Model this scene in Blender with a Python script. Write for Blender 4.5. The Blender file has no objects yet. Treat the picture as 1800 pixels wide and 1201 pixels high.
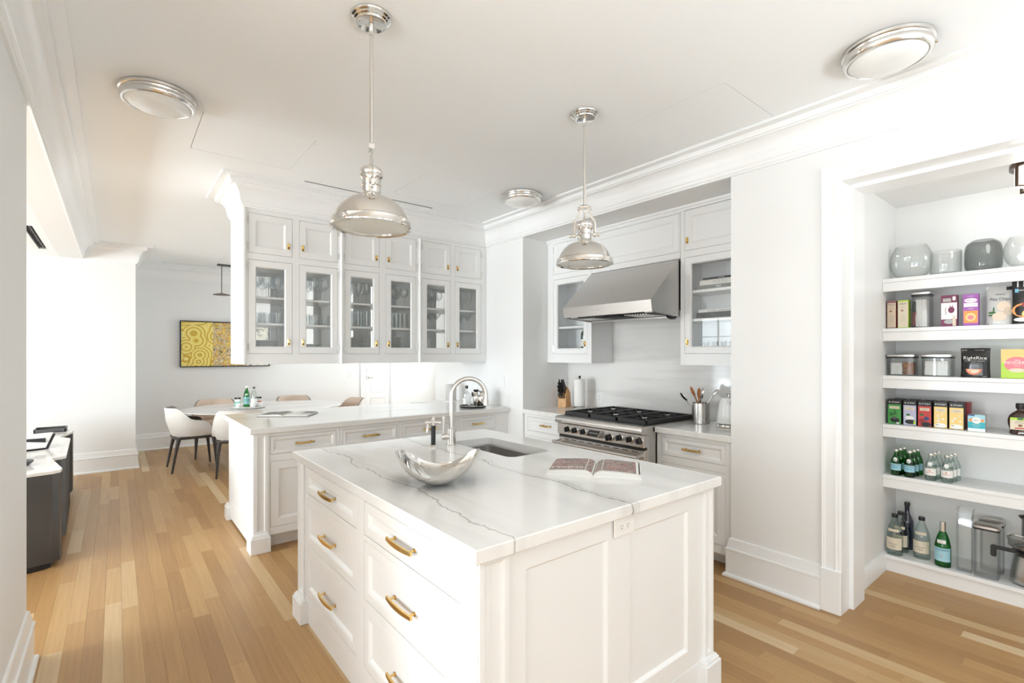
import bpy, bmesh, math, random
from mathutils import Vector, Matrix
from mathutils.geometry import tessellate_polygon
random.seed(7)
sc = bpy.context.scene
COL = sc.collection
PI = math.pi

# ---------------------------------------------------------------- camera, world, lights, exposure
cam_d = bpy.data.cameras.new('camera'); cam = bpy.data.objects.new('camera', cam_d); COL.objects.link(cam)
cam.location = (0, 0, 1.452); cam.rotation_euler = (PI/2, 0, -math.radians(38.907))
cam_d.sensor_width = 36; cam_d.lens = 17.267; cam_d.shift_y = 0.01294; cam_d.clip_start = .05; cam_d.clip_end = 100
sc.camera = cam
w = bpy.data.worlds.new('sky'); sc.world = w; w.use_nodes = True
w.node_tree.nodes['Background'].inputs[0].default_value = (.93, .965, 1, 1)
w.node_tree.nodes['Background'].inputs[1].default_value = 1.3
sc.view_settings.view_transform = 'Standard'; sc.view_settings.look = 'None'
sc.view_settings.gamma = 1; sc.view_settings.use_curve_mapping = False
sc.view_settings.exposure = 0.16
def area(name, loc, rot, sx, sy, power, col=(1, 1, 1), spread=180):
    d = bpy.data.lights.new(name, 'AREA'); d.shape = 'RECTANGLE'; d.size = sx; d.size_y = sy
    d.energy = power; d.color = col; d.spread = math.radians(spread)
    o = bpy.data.objects.new(name, d); o.location = loc; o.rotation_euler = rot; COL.objects.link(o); return o
# daylight through the living-room windows (west), the kitchen windows (south) and an assumed, unseen dining window (east);
# the up-facing lamps are added, unseen fills that brighten the ceilings
LP = dict(W1=46, W2=330, W3=95, WU=150, S=5, SU=1180, E=84, EU=20)
SKY = (.87, .945, 1)
for yy, k in ((-1.2, 'W1'), (1.3, 'W1'), (3.55, 'W2'), (6.2, 'W3')):
    area('window_daylight', (-5.45, yy, 1.5), (0, -PI/2, 0), 2.1, 1.9, LP[k], SKY)
    area('added_ceiling_fill', (-5.75, yy, .35), (0, -PI/2-.62, 0), 1.0, 2.1, LP['WU']*(.5 if yy > 6 else 1), SKY)
for xx in (-3.0, 0.75, 2.2):
    area('window_daylight', (xx, -2.95, 1.5), (PI/2, 0, 0), 1.1, 2.1, LP['S'], SKY)
area('added_ceiling_fill', (1.4, -4.9, -.5), (PI, 0, 0), 5.5, 2.2, LP['SU'], SKY)
area('window_daylight', (5.95, 7.4, 1.5), (0, PI/2, 0), 2.0, 2.2, LP['E'], SKY)
area('added_ceiling_fill', (6.25, 7.4, .35), (0, PI/2+.62, 0), 1.0, 2.2, LP['EU'], SKY)
cy = sc.cycles
cy.max_bounces = 14; cy.diffuse_bounces = 8; cy.glossy_bounces = 5; cy.transmission_bounces = 8; cy.transparent_max_bounces = 24
cy.caustics_reflective = False; cy.caustics_refractive = False; cy.use_denoising = True; cy.sample_clamp_indirect = 6

# ---------------------------------------------------------------- materials
def nmat(name):
    m = bpy.data.materials.new(name); m.use_nodes = True
    n = m.node_tree.nodes; l = m.node_tree.links
    return m, n, l, n['Principled BSDF']
def ramp(n, stops):
    r = n.new('ShaderNodeValToRGB'); e = r.color_ramp.elements
    while len(e) < len(stops): e.new(.5)
    for el, (p, c) in zip(e, stops): el.position = p; el.color = (*c, 1)
    return r
def mat(name, col, rough=.5, metal=0, noise=0, nscale=30, bump=0, spec=.5, emis=None, es=0, coat=0, alpha=1):
    m, n, l, b = nmat(name)
    b.inputs['Base Color'].default_value = (*col, 1); b.inputs['Roughness'].default_value = rough
    b.inputs['Metallic'].default_value = metal; b.inputs['Specular IOR Level'].default_value = spec
    if coat: b.inputs['Coat Weight'].default_value = coat; b.inputs['Coat Roughness'].default_value = .08
    if emis: b.inputs['Emission Color'].default_value = (*emis, 1); b.inputs['Emission Strength'].default_value = es
    if noise or bump:
        tc = n.new('ShaderNodeTexCoord'); t = n.new('ShaderNodeTexNoise'); t.inputs['Scale'].default_value = nscale
        t.inputs['Detail'].default_value = 4; l.new(tc.outputs['Object'], t.inputs['Vector'])
        if noise:
            r = ramp(n, [(.3, tuple(c*(1-noise) for c in col)), (.7, tuple(min(1, c*(1+noise*.4)) for c in col))])
            l.new(t.outputs['Fac'], r.inputs[0]); l.new(r.outputs[0], b.inputs['Base Color'])
        if bump:
            bp = n.new('ShaderNodeBump'); bp.inputs['Strength'].default_value = bump; bp.inputs['Distance'].default_value = .003
            l.new(t.outputs['Fac'], bp.inputs['Height']); l.new(bp.outputs[0], b.inputs['Normal'])
    return m
def thin_glass(name, tint=(1, 1, 1), edge=(.75, .78, .78), gloss=.9, rough=.0, body=0.0):
    m, n, l, b = nmat(name); n.remove(b)
    out = n['Material Output']; tr = n.new('ShaderNodeBsdfTransparent'); gl = n.new('ShaderNodeBsdfGlossy')
    gl.inputs['Roughness'].default_value = rough; gl.inputs['Color'].default_value = (.95, .97, .97, 1)
    lw = n.new('ShaderNodeLayerWeight'); lw.inputs['Blend'].default_value = .35
    r = ramp(n, [(0, tint), (.55, tuple((a+c)/2 for a, c in zip(tint, edge))), (1, edge)])
    l.new(lw.outputs['Facing'], r.inputs[0]); l.new(r.outputs[0], tr.inputs['Color'])
    fw = n.new('ShaderNodeLayerWeight'); fw.inputs['Blend'].default_value = .5
    pw = n.new('ShaderNodeMath'); pw.operation = 'POWER'; pw.inputs[1].default_value = 5; l.new(fw.outputs['Facing'], pw.inputs[0])
    mu = n.new('ShaderNodeMath'); mu.operation = 'MULTIPLY_ADD'; mu.inputs[1].default_value = .9*gloss; mu.inputs[2].default_value = .04*gloss; l.new(pw.outputs[0], mu.inputs[0])
    mx = n.new('ShaderNodeMixShader'); l.new(mu.outputs[0], mx.inputs[0]); l.new(tr.outputs[0], mx.inputs[1]); l.new(gl.outputs[0], mx.inputs[2])
    if body:
        df = n.new('ShaderNodeBsdfDiffuse'); df.inputs['Color'].default_value = (.9, .91, .9, 1)
        m2 = n.new('ShaderNodeMixShader'); m2.inputs[0].default_value = body
        l.new(mx.outputs[0], m2.inputs[1]); l.new(df.outputs[0], m2.inputs[2]); l.new(m2.outputs[0], out.inputs[0])
    else: l.new(mx.outputs[0], out.inputs[0])
    return m
def brushed(name, col, rough=.28, axis=2, sc_=400):
    m, n, l, b = nmat(name)
    b.inputs['Base Color'].default_value = (*col, 1); b.inputs['Metallic'].default_value = 1
    tc = n.new('ShaderNodeTexCoord'); mp = n.new('ShaderNodeMapping'); s = [sc_]*3; s[axis] = 3
    mp.inputs['Scale'].default_value = s; t = n.new('ShaderNodeTexNoise'); t.inputs['Scale'].default_value = 1
    l.new(tc.outputs['Object'], mp.inputs[0]); l.new(mp.outputs[0], t.inputs['Vector'])
    r = n.new('ShaderNodeMapRange'); r.inputs['To Min'].default_value = rough*.75; r.inputs['To Max'].default_value = rough*1.3
    l.new(t.outputs['Fac'], r.inputs['Value']); l.new(r.outputs[0], b.inputs['Roughness'])
    bp = n.new('ShaderNodeBump'); bp.inputs['Strength'].default_value = .04; bp.inputs['Distance'].default_value = .001
    l.new(t.outputs['Fac'], bp.inputs['Height']); l.new(bp.outputs[0], b.inputs['Normal'])
    return m
def marble(name, veins, base=(.80, .795, .78), vcol=(.42, .41, .39), cloud=.06, axis='X', rough=.12, cs=2.2):
    """veins: (axis offset, slope, half width, strength) in object space, running along the other horizontal axis"""
    m, n, l, b = nmat(name); b.inputs['Roughness'].default_value = rough
    tc = n.new('ShaderNodeTexCoord'); sep = n.new('ShaderNodeSeparateXYZ'); l.new(tc.outputs['Object'], sep.inputs[0])
    A, B_ = (sep.outputs[0], sep.outputs[1]) if axis == 'X' else (sep.outputs[1], sep.outputs[0])
    def M(op, a, c=None):
        q = n.new('ShaderNodeMath'); q.operation = op
        for i, v in enumerate((a, c)):
            if v is None: continue
            if isinstance(v, (int, float)): q.inputs[i].default_value = v
            else: l.new(v, q.inputs[i])
        return q.outputs[0]
    nz = n.new('ShaderNodeTexNoise'); nz.inputs['Scale'].default_value = 2.6; nz.inputs['Detail'].default_value = 5; nz.inputs['Roughness'].default_value = .62
    l.new(tc.outputs['Object'], nz.inputs['Vector'])
    wob = M('MULTIPLY', M('SUBTRACT', nz.outputs['Fac'], .5), .22)
    acc = None
    for off, sl, wd, st in veins:
        d = M('ABSOLUTE', M('SUBTRACT', M('ADD', A, wob), M('ADD', M('MULTIPLY', B_, sl), off)))
        f = n.new('ShaderNodeMapRange'); f.interpolation_type = 'SMOOTHSTEP'; f.inputs['From Min'].default_value = 0; f.inputs['From Max'].default_value = wd
        f.inputs['To Min'].default_value = st; f.inputs['To Max'].default_value = 0; l.new(d, f.inputs['Value'])
        acc = f.outputs[0] if acc is None else M('MAXIMUM', acc, f.outputs[0])
    mp = n.new('ShaderNodeMapping'); mp.inputs['Scale'].default_value = (cs*2.4, cs*.45, 1) if axis == 'X' else (cs*.45, cs*2.4, 1)
    mp.inputs['Rotation'].default_value = (0, 0, .12)
    n2 = n.new('ShaderNodeTexNoise'); n2.inputs['Scale'].default_value = 1; n2.inputs['Detail'].default_value = 6; n2.inputs['Distortion'].default_value = .6
    l.new(tc.outputs['Object'], mp.inputs[0]); l.new(mp.outputs[0], n2.inputs['Vector'])
    f2 = n.new('ShaderNodeMapRange'); f2.inputs['From Min'].default_value = .48; f2.inputs['From Max'].default_value = .75; f2.inputs['To Max'].default_value = cloud*5
    l.new(n2.outputs['Fac'], f2.inputs['Value'])
    tot = M('ADD', f2.outputs[0], acc) if acc is not None else f2.outputs[0]
    mx = n.new('ShaderNodeMix'); mx.data_type = 'RGBA'; mx.clamp_factor = True
    mx.inputs['A'].default_value = (*base, 1); mx.inputs['B'].default_value = (*vcol, 1)
    l.new(tot, mx.inputs['Factor']); l.new(mx.outputs['Result'], b.inputs['Base Color'])
    return m
def plank_mat():
    m, n, l, b = nmat('oak_plank'); b.inputs['Roughness'].default_value = .38
    oi = n.new('ShaderNodeObjectInfo'); geo = n.new('ShaderNodeNewGeometry'); 
    rnd = n.new('ShaderNodeMath'); rnd.operation = 'FRACT'
    ad = n.new('ShaderNodeMath'); ad.operation = 'ADD'; l.new(oi.outputs['Random'], ad.inputs[0]); l.new(geo.outputs['Random Per Island'], ad.inputs[1]); l.new(ad.outputs[0], rnd.inputs[0])
    r = ramp(n, [(0, (.38, .215, .085)), (.40, (.45, .265, .107)), (.70, (.49, .30, .125)), (.86, (.53, .345, .160)), (.93, (.62, .45, .25)), (1, (.68, .52, .32))])
    l.new(rnd.outputs[0], r.inputs[0])
    mp = n.new('ShaderNodeMapping'); mp.inputs['Scale'].default_value = (70, 2.2, 1); l.new(geo.outputs['Position'], mp.inputs[0])
    t = n.new('ShaderNodeTexNoise'); t.inputs['Scale'].default_value = 1; t.inputs['Detail'].default_value = 5; l.new(mp.outputs[0], t.inputs['Vector'])
    r2 = ramp(n, [(.3, (.84, .80, .76)), (.7, (1, 1, 1))]); l.new(t.outputs['Fac'], r2.inputs[0])
    mx = n.new('ShaderNodeMix'); mx.data_type = 'RGBA'; mx.blend_type = 'MULTIPLY'; mx.inputs['Factor'].default_value = .8
    l.new(r.outputs[0], mx.inputs['A']); l.new(r2.outputs[0], mx.inputs['B']); l.new(mx.outputs['Result'], b.inputs['Base Color'])
    return m
W_ = (.80, .795, .775)
M = dict(
 wall=mat('wall_paint', (.812, .82, .818), .55, bump=.03, nscale=180),
 ceil=mat('ceiling_paint', (.875, .90, .915), .6),
 trim=mat('trim_paint', (.85, .86, .865), .32),
 cab=mat('cabinet_paint', (.832, .84, .842), .34),
 groove=mat('recess_shade', (.05, .05, .05), .8),  # dark colour stands in for shade inside the ceiling slots and gaps
 floor=plank_mat(), subfloor=mat('subfloor', (.20, .115, .055), .8),
 brass=mat('satin_brass', (.80, .55, .20), .24, 1, noise=.1),
 chrome=mat('polished_nickel', (.80, .78, .75), .06, 1),
 nickel=mat('satin_nickel', (.74, .72, .69), .2, 1),
 steel=brushed('brushed_steel', (.60, .58, .56), .30, 1), steelv=brushed('brushed_steel_upright', (.62, .60, .58), .26, 2),
 sink=brushed('sink_steel', (.62, .61, .60), .30, 2, 200),
 black=mat('black_plastic', (.012, .012, .013), .35), iron=mat('cast_iron', (.02, .02, .021), .5, bump=.2, nscale=200),
 darkgrey=mat('dark_grey', (.08, .08, .08), .5), white=mat('white_gloss', (.85, .85, .84), .18), paper=mat('white_paper', (.85, .85, .83), .7),
 page=mat('page_edges', (.72, .71, .68), .8, noise=.15, nscale=400),
 opal=mat('opal_glass', (.80, .81, .80), .12, emis=(1, .97, .92), es=.02),
 frost=mat('frosted_glass', (.70, .74, .73), .22),
 pane=thin_glass('window_glass', (.995, .997, .996), (.93, .95, .945), .8),
 ware=thin_glass('clear_glassware', (.985, .988, .988), (.74, .76, .76), 1.0, body=.012),
 vase=thin_glass('vase_glass', (.985, .988, .986), (.72, .735, .73), 1.0, body=.006),
 smoke=thin_glass('smoked_glass', (.76, .77, .765), (.50, .51, .50), .9, body=.015),
 clearp=thin_glass('clear_plastic', (.965, .967, .967), (.70, .71, .71), .45, body=.02),
 greeng=thin_glass('green_bottle_glass', (.16, .60, .22), (.01, .10, .03), 1.0), greend=mat('dark_green_glass', (.004, .05, .025), .05, coat=1),
 blueg=mat('dark_blue_glass', (.006, .008, .03), .05, coat=1), aqua=thin_glass('water_filled_glass', (.93, .96, .95), (.42, .52, .48), 1.0),
 amber=mat('dark_syrup', (.035, .010, .004), .06, coat=1),
 liq=mat('dark_water', (.02, .035, .04), .05, coat=1),
 beech=mat('beech_wood', (.62, .33, .12), .4, noise=.18, nscale=25), cherry=mat('spoon_wood', (.42, .15, .045), .45, noise=.3, nscale=40),
 wenge=mat('dark_stained_oak', (.060, .052, .047), .45, noise=.5, nscale=60), 
 fabric=mat('ivory_weave', (.76, .73, .69), .9, noise=.16, nscale=170, bump=.5), piping=mat('taupe_leather', (.24, .225, .205), .55), tan=mat('tan_leather', (.62, .49, .39), .55),
 plate=mat('porcelain', (.80, .80, .78), .15, coat=.4), bronze=mat('bronze', (.10, .065, .045), .3, .9),
)
P_ = {}
def pm(name, col, rough=.45):
    if name not in P_: P_[name] = mat('print_'+name, col, rough)
    return P_[name]
pm('white', (.84, .84, .82)); pm('black', (.012, .012, .012)); pm('cream', (.72, .64, .50)); pm('tan', (.62, .50, .38))
pm('green', (.06, .30, .06)); pm('lime', (.45, .66, .06)); pm('lilac', (.50, .50, .66)); pm('red', (.55, .05, .05)); pm('yellow', (.86, .62, .22))
pm('teal', (.03, .42, .50)); pm('plum', (.17, .018, .07)); pm('purple', (.36, .10, .42)); pm('orange', (.78, .30, .07)); pm('pink', (.82, .22, .26))
pm('blue', (.16, .45, .62)); pm('sky', (.35, .62, .72)); pm('navy', (.02, .05, .16)); pm('grey', (.42, .42, .41)); pm('brown', (.25, .09, .03)); pm('silver', (.55, .55, .54), .25)
pm('mint', (.12, .55, .42)); pm('coral', (.72, .20, .10)); pm('leaf', (.03, .14, .03)); pm('garlic', (.70, .58, .46)); pm('ink', (.10, .10, .10)); pm('darkred', (.28, .02, .03))

# ---------------------------------------------------------------- mesh builder
class MB:
    def __init__(s): s.v = []; s.f = []; s.fm = []; s.ms = []; s.cur = 0
    def mat(s, m):
        if m not in s.ms: s.ms.append(m)
        s.cur = s.ms.index(m); return s
    def face(s, idx): s.f.append(tuple(idx)); s.fm.append(s.cur)
    def add(s, vs, fs):
        o = len(s.v); s.v += [tuple(p) for p in vs]
        for f in fs: s.face([i+o for i in f])
        return s
    def box(s, x0, x1, y0, y1, z0, z1, b=0):
        x0, x1 = min(x0, x1), max(x0, x1); y0, y1 = min(y0, y1), max(y0, y1); z0, z1 = min(z0, z1), max(z0, z1)
        lo = (x0, y0, z0); hi = (x1, y1, z1)
        if b <= 0:
            vs = [(x, y, z) for x in (x0, x1) for y in (y0, y1) for z in (z0, z1)]
            return s.add(vs, [(0, 1, 3, 2), (4, 6, 7, 5), (0, 4, 5, 1), (2, 3, 7, 6), (0, 2, 6, 4), (1, 5, 7, 3)])
        b = min(b, (x1-x0)*.45, (y1-y0)*.45, (z1-z0)*.45)
        vs = []; ix = {}
        for sx in (0, 1):
            for sy in (0, 1):
                for sz in (0, 1):
                    sg = (sx, sy, sz)
                    for ax in range(3):
                        p = []
                        for k in range(3):
                            c = hi[k] if sg[k] else lo[k]
                            if k != ax: c += -b if sg[k] else b
                            p.append(c)
                        ix[sg, ax] = len(vs); vs.append(p)
        fs = []
        for ax in range(3):
            o1, o2 = [k for k in range(3) if k != ax]
            for sg in (0, 1):
                q = []
                for a, c in ((0, 0), (1, 0), (1, 1), (0, 1)):
                    t = [0]*3; t[ax] = sg; t[o1] = a; t[o2] = c; q.append(ix[tuple(t), ax])
                fs.append(q)
            for a in (0, 1):
                for c in (0, 1):
                    t0 = [0]*3; t0[o1] = a; t0[o2] = c; t1 = list(t0); t1[ax] = 1
                    fs.append((ix[tuple(t0), o1], ix[tuple(t1), o1], ix[tuple(t1), o2], ix[tuple(t0), o2]))
        for sg in [(a, c, d) for a in (0, 1) for c in (0, 1) for d in (0, 1)]:
            fs.append([ix[sg, ax] for ax in range(3)])
        return s.add(vs, fs)
    def lathe(s, prof, cx=0, cy=0, n=24, a0=0, a1=2*PI, cz=0, ex=1, ey=1):
        full = abs(a1-a0-2*PI) < 1e-6; k = n if full else n+1
        vs = []; rings = []
        for r, z in prof:
            if r < 1e-6: rings.append([len(vs)]); vs.append((cx, cy, z+cz)); continue
            rg = []
            for i in range(k):
                a = a0+(a1-a0)*i/n; rg.append(len(vs)); vs.append((cx+r*math.cos(a)*ex, cy+r*math.sin(a)*ey, z+cz))
            rings.append(rg)
        fs = []
        for A, B in zip(rings, rings[1:]):
            for i in range(n):
                j = (i+1) % k
                if len(A) == 1 and len(B) == 1: continue
                if len(A) == 1: fs.append((A[0], B[i], B[j]))
                elif len(B) == 1: fs.append((A[i], A[j], B[0]))
                else: fs.append((A[i], A[j], B[j], B[i]))
        return s.add(vs, fs)
    def cyl(s, cx, cy, z0, z1, r, n=20): return s.lathe([(0, z0), (r, z0), (r, z1), (0, z1)], cx, cy, n)
    def tube(s, pts, r, n=10, caps=True, flat=None):
        pts = [Vector(p) for p in pts]; rs = r if isinstance(r, (list, tuple)) else [r]*len(pts)
        vs = []; fs = []; up = None
        for i, p in enumerate(pts):
            t = (pts[min(i+1, len(pts)-1)]-pts[max(i-1, 0)]).normalized()
            if up is None: up = Vector((0, 0, 1)) if abs(t.z) < .9 else Vector((1, 0, 0))
            a = (up-t*up.dot(t)).normalized(); c = t.cross(a); up = a
            for k in range(n):
                an = 2*PI*k/n; e = flat if flat else 1
                vs.append(p+a*math.cos(an)*rs[i]+c*math.sin(an)*rs[i]*e)
        for i in range(len(pts)-1):
            for k in range(n):
                j = (k+1) % n; fs.append((i*n+k, i*n+j, (i+1)*n+j, (i+1)*n+k))
        if caps: fs.append(list(range(n))[::-1]); fs.append([(len(pts)-1)*n+k for k in range(n)])
        return s.add(vs, fs)
    def prism(s, poly, z0, z1, b=0):
        n = len(poly)
        vs = [(x, y, z0) for x, y in poly]+[(x, y, z1) for x, y in poly]
        fs = [tuple(range(n))[::-1], tuple(range(n, 2*n))]+[(i, (i+1) % n, n+(i+1) % n, n+i) for i in range(n)]
        return s.add(vs, fs)
    def prismax(s, poly, a0, a1, axis):
        """poly in the two other axes (cyclic order), extruded along axis 'x' or 'y'"""
        n = len(poly)
        f = (lambda p, a: (a, p[0], p[1])) if axis == 'x' else (lambda p, a: (p[0], a, p[1]))
        vs = [f(p, a0) for p in poly]+[f(p, a1) for p in poly]
        fs = [tuple(range(n))[::-1], tuple(range(n, 2*n))]+[(i, (i+1) % n, n+(i+1) % n, n+i) for i in range(n)]
        return s.add(vs, fs)
    def slab_holes(s, outer, holes, z0, z1, sides=True):
        loops = [outer]+holes
        flat = [Vector((x, y, 0)) for lp in loops for x, y in lp]
        tris = tessellate_polygon([[Vector((x, y, 0)) for x, y in lp] for lp in loops])
        n = len(flat); vs = [(p.x, p.y, z0) for p in flat]+[(p.x, p.y, z1) for p in flat]
        fs = [tuple(t) for t in tris]+[tuple(i+n for i in t[::-1]) for t in tris]
        o = 0
        for lp in loops:
            k = len(lp)
            for i in range(k): fs.append((o+i, o+(i+1) % k, n+o+(i+1) % k, n+o+i))
            o += k
        return s.add(vs, fs)
    def sweep(s, path, prof, closed=False):
        """prof: (offset to the left of travel, z); mitred"""
        P = [Vector(p) for p in path]; n = len(P); m = len(prof); vs = []
        for i, p in enumerate(P):
            a = P[i-1] if (closed or i > 0) else None; c = P[(i+1) % n] if (closed or i < n-1) else None
            ns = []
            if a is not None: d = (p-a).normalized(); ns.append(Vector((-d.y, d.x)))
            if c is not None: d = (c-p).normalized(); ns.append(Vector((-d.y, d.x)))
            nn = ns[0] if len(ns) == 1 else (ns[0]+ns[1])/max(.2, 1+ns[0].dot(ns[1]))
            for o, z in prof: vs.append((p.x+nn.x*o, p.y+nn.y*o, z))
        fs = []
        for i in range(n if closed else n-1):
            j = (i+1) % n
            for k in range(m-1): fs.append((i*m+k, i*m+k+1, j*m+k+1, j*m+k))
        if not closed: fs.append(tuple(range(m))); fs.append(tuple((n-1)*m+k for k in range(m))[::-1])
        return s.add(vs, fs)
    def xf(s, mtx, start=0):
        for i in range(start, len(s.v)): s.v[i] = tuple(mtx @ Vector(s.v[i]))
        return s
    def text(s, body, size, x, z, y, bend=0, wide=1.0, flipx=1):
        """flat lettering standing in the local XZ plane, facing -Y, centred on x,z; bend = radius of a bottle"""
        for vs, fs in [letters(body)]:
            out = []
            for (a, c) in vs:
                a, c = a*size*wide, c*size
                if bend: th = (x+a)/bend; out.append((bend*math.sin(th), -bend*math.cos(th)+y, z+c))
                else: out.append((x+a, y, z+c))
            s.add(out, fs)
        return s
    def rect(s, x0, x1, z0, z1, y): return s.add([(x0, y, z0), (x1, y, z0), (x1, y, z1), (x0, y, z1)], [(0, 1, 2, 3)])
    def disc(s, x, z, rx, rz, y, n=20, a0=0, a1=2*PI):
        pts = [(x+rx*math.cos(a0+(a1-a0)*i/n), y, z+rz*math.sin(a0+(a1-a0)*i/n)) for i in range(n+(0 if abs(a1-a0-2*PI) < 1e-6 else 1))]
        return s.add(pts, [tuple(range(len(pts)))])
    def band(s, r, z0, z1, a0, a1, y=0, n=12):
        """label wrapped round a bottle, angle measured from the -Y side"""
        vs = []
        for i in range(n+1):
            a = a0+(a1-a0)*i/n
            for z in (z0, z1): vs.append((r*math.sin(a), -r*math.cos(a)+y, z))
        return s.add(vs, [(2*i, 2*i+2, 2*i+3, 2*i+1) for i in range(n)])
_let = {}
def letters(body):
    if body not in _let:
        cu = bpy.data.curves.new('t', 'FONT'); cu.body = body; cu.resolution_u = 2; cu.align_x = 'CENTER'; cu.align_y = 'CENTER'; cu.size = 1
        o = bpy.data.objects.new('t', cu); COL.objects.link(o)
        dg = bpy.context.evaluated_depsgraph_get(); me = o.evaluated_get(dg).to_mesh()
        _let[body] = ([(v.co.x, v.co.y) for v in me.vertices], [tuple(p.vertices) for p in me.polygons])
        o.evaluated_get(dg).to_mesh_clear(); bpy.data.objects.remove(o); bpy.data.curves.remove(cu)
    return _let[body]

ORG = {}
def smooth(prof, k=4, keep=1):
    """Catmull-Rom resampling of a lathe profile; the first and last `keep` spans stay straight"""
    P = [Vector(p) for p in prof]; out = [tuple(P[0])]
    for i in range(len(P)-1):
        a, b, c, d = P[max(i-1, 0)], P[i], P[i+1], P[min(i+2, len(P)-1)]
        straight = i < keep or i >= len(P)-1-keep or (c-b).length < .006
        for j in range(1, (1 if straight else k)+1):
            t = j/(1 if straight else k)
            q = c if straight else .5*((2*b)+(c-a)*t+(2*a-5*b+4*c-d)*t*t+(3*b-a-3*c+d)*t**3)
            out.append((max(0, q.x), q.y))
    return out
def mesh_from(name, mb, m, off=(0, 0, 0), ang=32, smooth=True):
    me = bpy.data.meshes.new(name)
    ox, oy, oz = off
    me.from_pydata([(x-ox, y-oy, z-oz) for x, y, z in mb.v], [], mb.f)
    mats = mb.ms if mb.ms else [m]
    for k in mats: me.materials.append(k)
    if mb.ms and len(mb.ms) > 1: me.polygons.foreach_set('material_index', mb.fm)
    bm = bmesh.new(); bm.from_mesh(me); bmesh.ops.recalc_face_normals(bm, faces=bm.faces[:]); bm.to_mesh(me); bm.free()
    if smooth:
        me.shade_smooth(); me.set_sharp_from_angle(angle=math.radians(ang))
    return me
def part(name, mb, m, parent, ang=32, label=None, loc=(0, 0, 0), rot=None):
    """a part of a thing, or (parent = a part) a sub-part"""
    me = mesh_from(name, mb, m, ORG.get(parent.name, (0, 0, 0)), ang)
    o = bpy.data.objects.new(name, me); COL.objects.link(o); o.parent = parent; o.location = loc
    if rot: o.rotation_euler = rot
    ORG[o.name] = ORG.get(parent.name, (0, 0, 0))
    if label: o['label'] = label
    return o
def spart(name, me, parent, world_loc, rz=0, label=None):
    """part with shared mesh placed at a world location"""
    o = bpy.data.objects.new(name, me); COL.objects.link(o); o.parent = parent
    g = ORG.get(parent.name, (0, 0, 0)); o.location = tuple(a-b for a, b in zip(world_loc, g)); o.rotation_euler = (0, 0, rz)
    if label: o['label'] = label
    return o
def thing(name, label, cat, loc=(0, 0, 0), rz=0, group=None, world=False):
    o = bpy.data.objects.new(name, None); COL.objects.link(o); o.location = loc; o.rotation_euler = (0, 0, rz); o.empty_display_size = .05
    o['label'] = label; o['category'] = cat
    if group: o['group'] = group
    ORG[o.name] = tuple(loc) if world else (0, 0, 0)
    return o
def solid(name, mb, m, label, cat, loc=None, rz=0, group=None, ang=32):
    """a thing that is one mesh; loc None = coordinates are world, origin moved to the base centre"""
    if loc is None:
        xs, ys, zs = zip(*mb.v); loc = ((min(xs)+max(xs))/2, (min(ys)+max(ys))/2, min(zs)); off = loc
    else: off = (0, 0, 0)
    me = mesh_from(name, mb, m, off, ang)
    o = bpy.data.objects.new(name, me); COL.objects.link(o); o.location = loc; o.rotation_euler = (0, 0, rz)
    o['label'] = label; o['category'] = cat
    if group: o['group'] = group
    ORG[o.name] = tuple(off)
    return o
def struct(name, mb, m, ang=32, parent=None):
    o = bpy.data.objects.new(name, mesh_from(name, mb, m, (0, 0, 0), ang)); COL.objects.link(o)
    if parent: o.parent = parent
    else: o['kind'] = 'structure'
    ORG[o.name] = (0, 0, 0)
    return o
def dup(root, loc, rz=None, label=None, group=None):
    def rec(o, par):
        c = o.copy(); COL.objects.link(c)
        if par: c.parent = par
        for ch in o.children: rec(ch, c)
        return c
    r = rec(root, None); r.location = loc
    if rz is not None: r.rotation_euler = (0, 0, rz)
    if label: r['label'] = label
    if group: r['group'] = group
    return r

class Face:
    """cabinet face: S/N = plane y=c, W/E = plane x=c; u horizontal, d outwards, z up"""
    def __init__(s, side, c): s.side = side; s.c = c
    def p(s, u, d, z):
        return {'S': (u, s.c-d, z), 'N': (u, s.c+d, z), 'W': (s.c-d, u, z), 'E': (s.c+d, u, z)}[s.side]
    def rz(s): return {'S': 0, 'W': -PI/2, 'N': PI, 'E': PI/2}[s.side]
    def box(s, mb, u0, u1, d0, d1, z0, z1, b=0):
        a = s.p(u0, d0, z0); c = s.p(u1, d1, z1); return mb.box(a[0], c[0], a[1], c[1], a[2], c[2], b)
    def rings(s, mb, u0, u1, z0, z1, prof, cap=True, capback=False):
        """prof: (inset, depth) rings; makes framed panels, doors with bevels"""
        vs = []; fs = []
        for o, d in prof:
            for u, z in ((u0+o, z0+o), (u1-o, z0+o), (u1-o, z1-o), (u0+o, z1-o)): vs.append(s.p(u, d, z))
        for k in range(len(prof)-1):
            for i in range(4): j = (i+1) % 4; fs.append((4*k+i, 4*k+j, 4*k+4+j, 4*k+4+i))
        k = len(prof)-1
        if cap: fs.append((4*k, 4*k+1, 4*k+2, 4*k+3))
        if capback: fs.append((3, 2, 1, 0))
        return mb.add(vs, fs)
def panel_prof(st, t=.02, rec=.011):
    return [(0, 0), (0, t-.0015), (.0015, t), (st-.006, t), (st-.003, t-.002), (st, t-.002), (st+.010, t-rec), (st+.0105, t-rec)]
def glass_prof(st, t=.02): return [(0, 0), (0, t-.0015), (.0015, t), (st-.008, t), (st, t-.009), (st, 0), (0, 0)]

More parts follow.
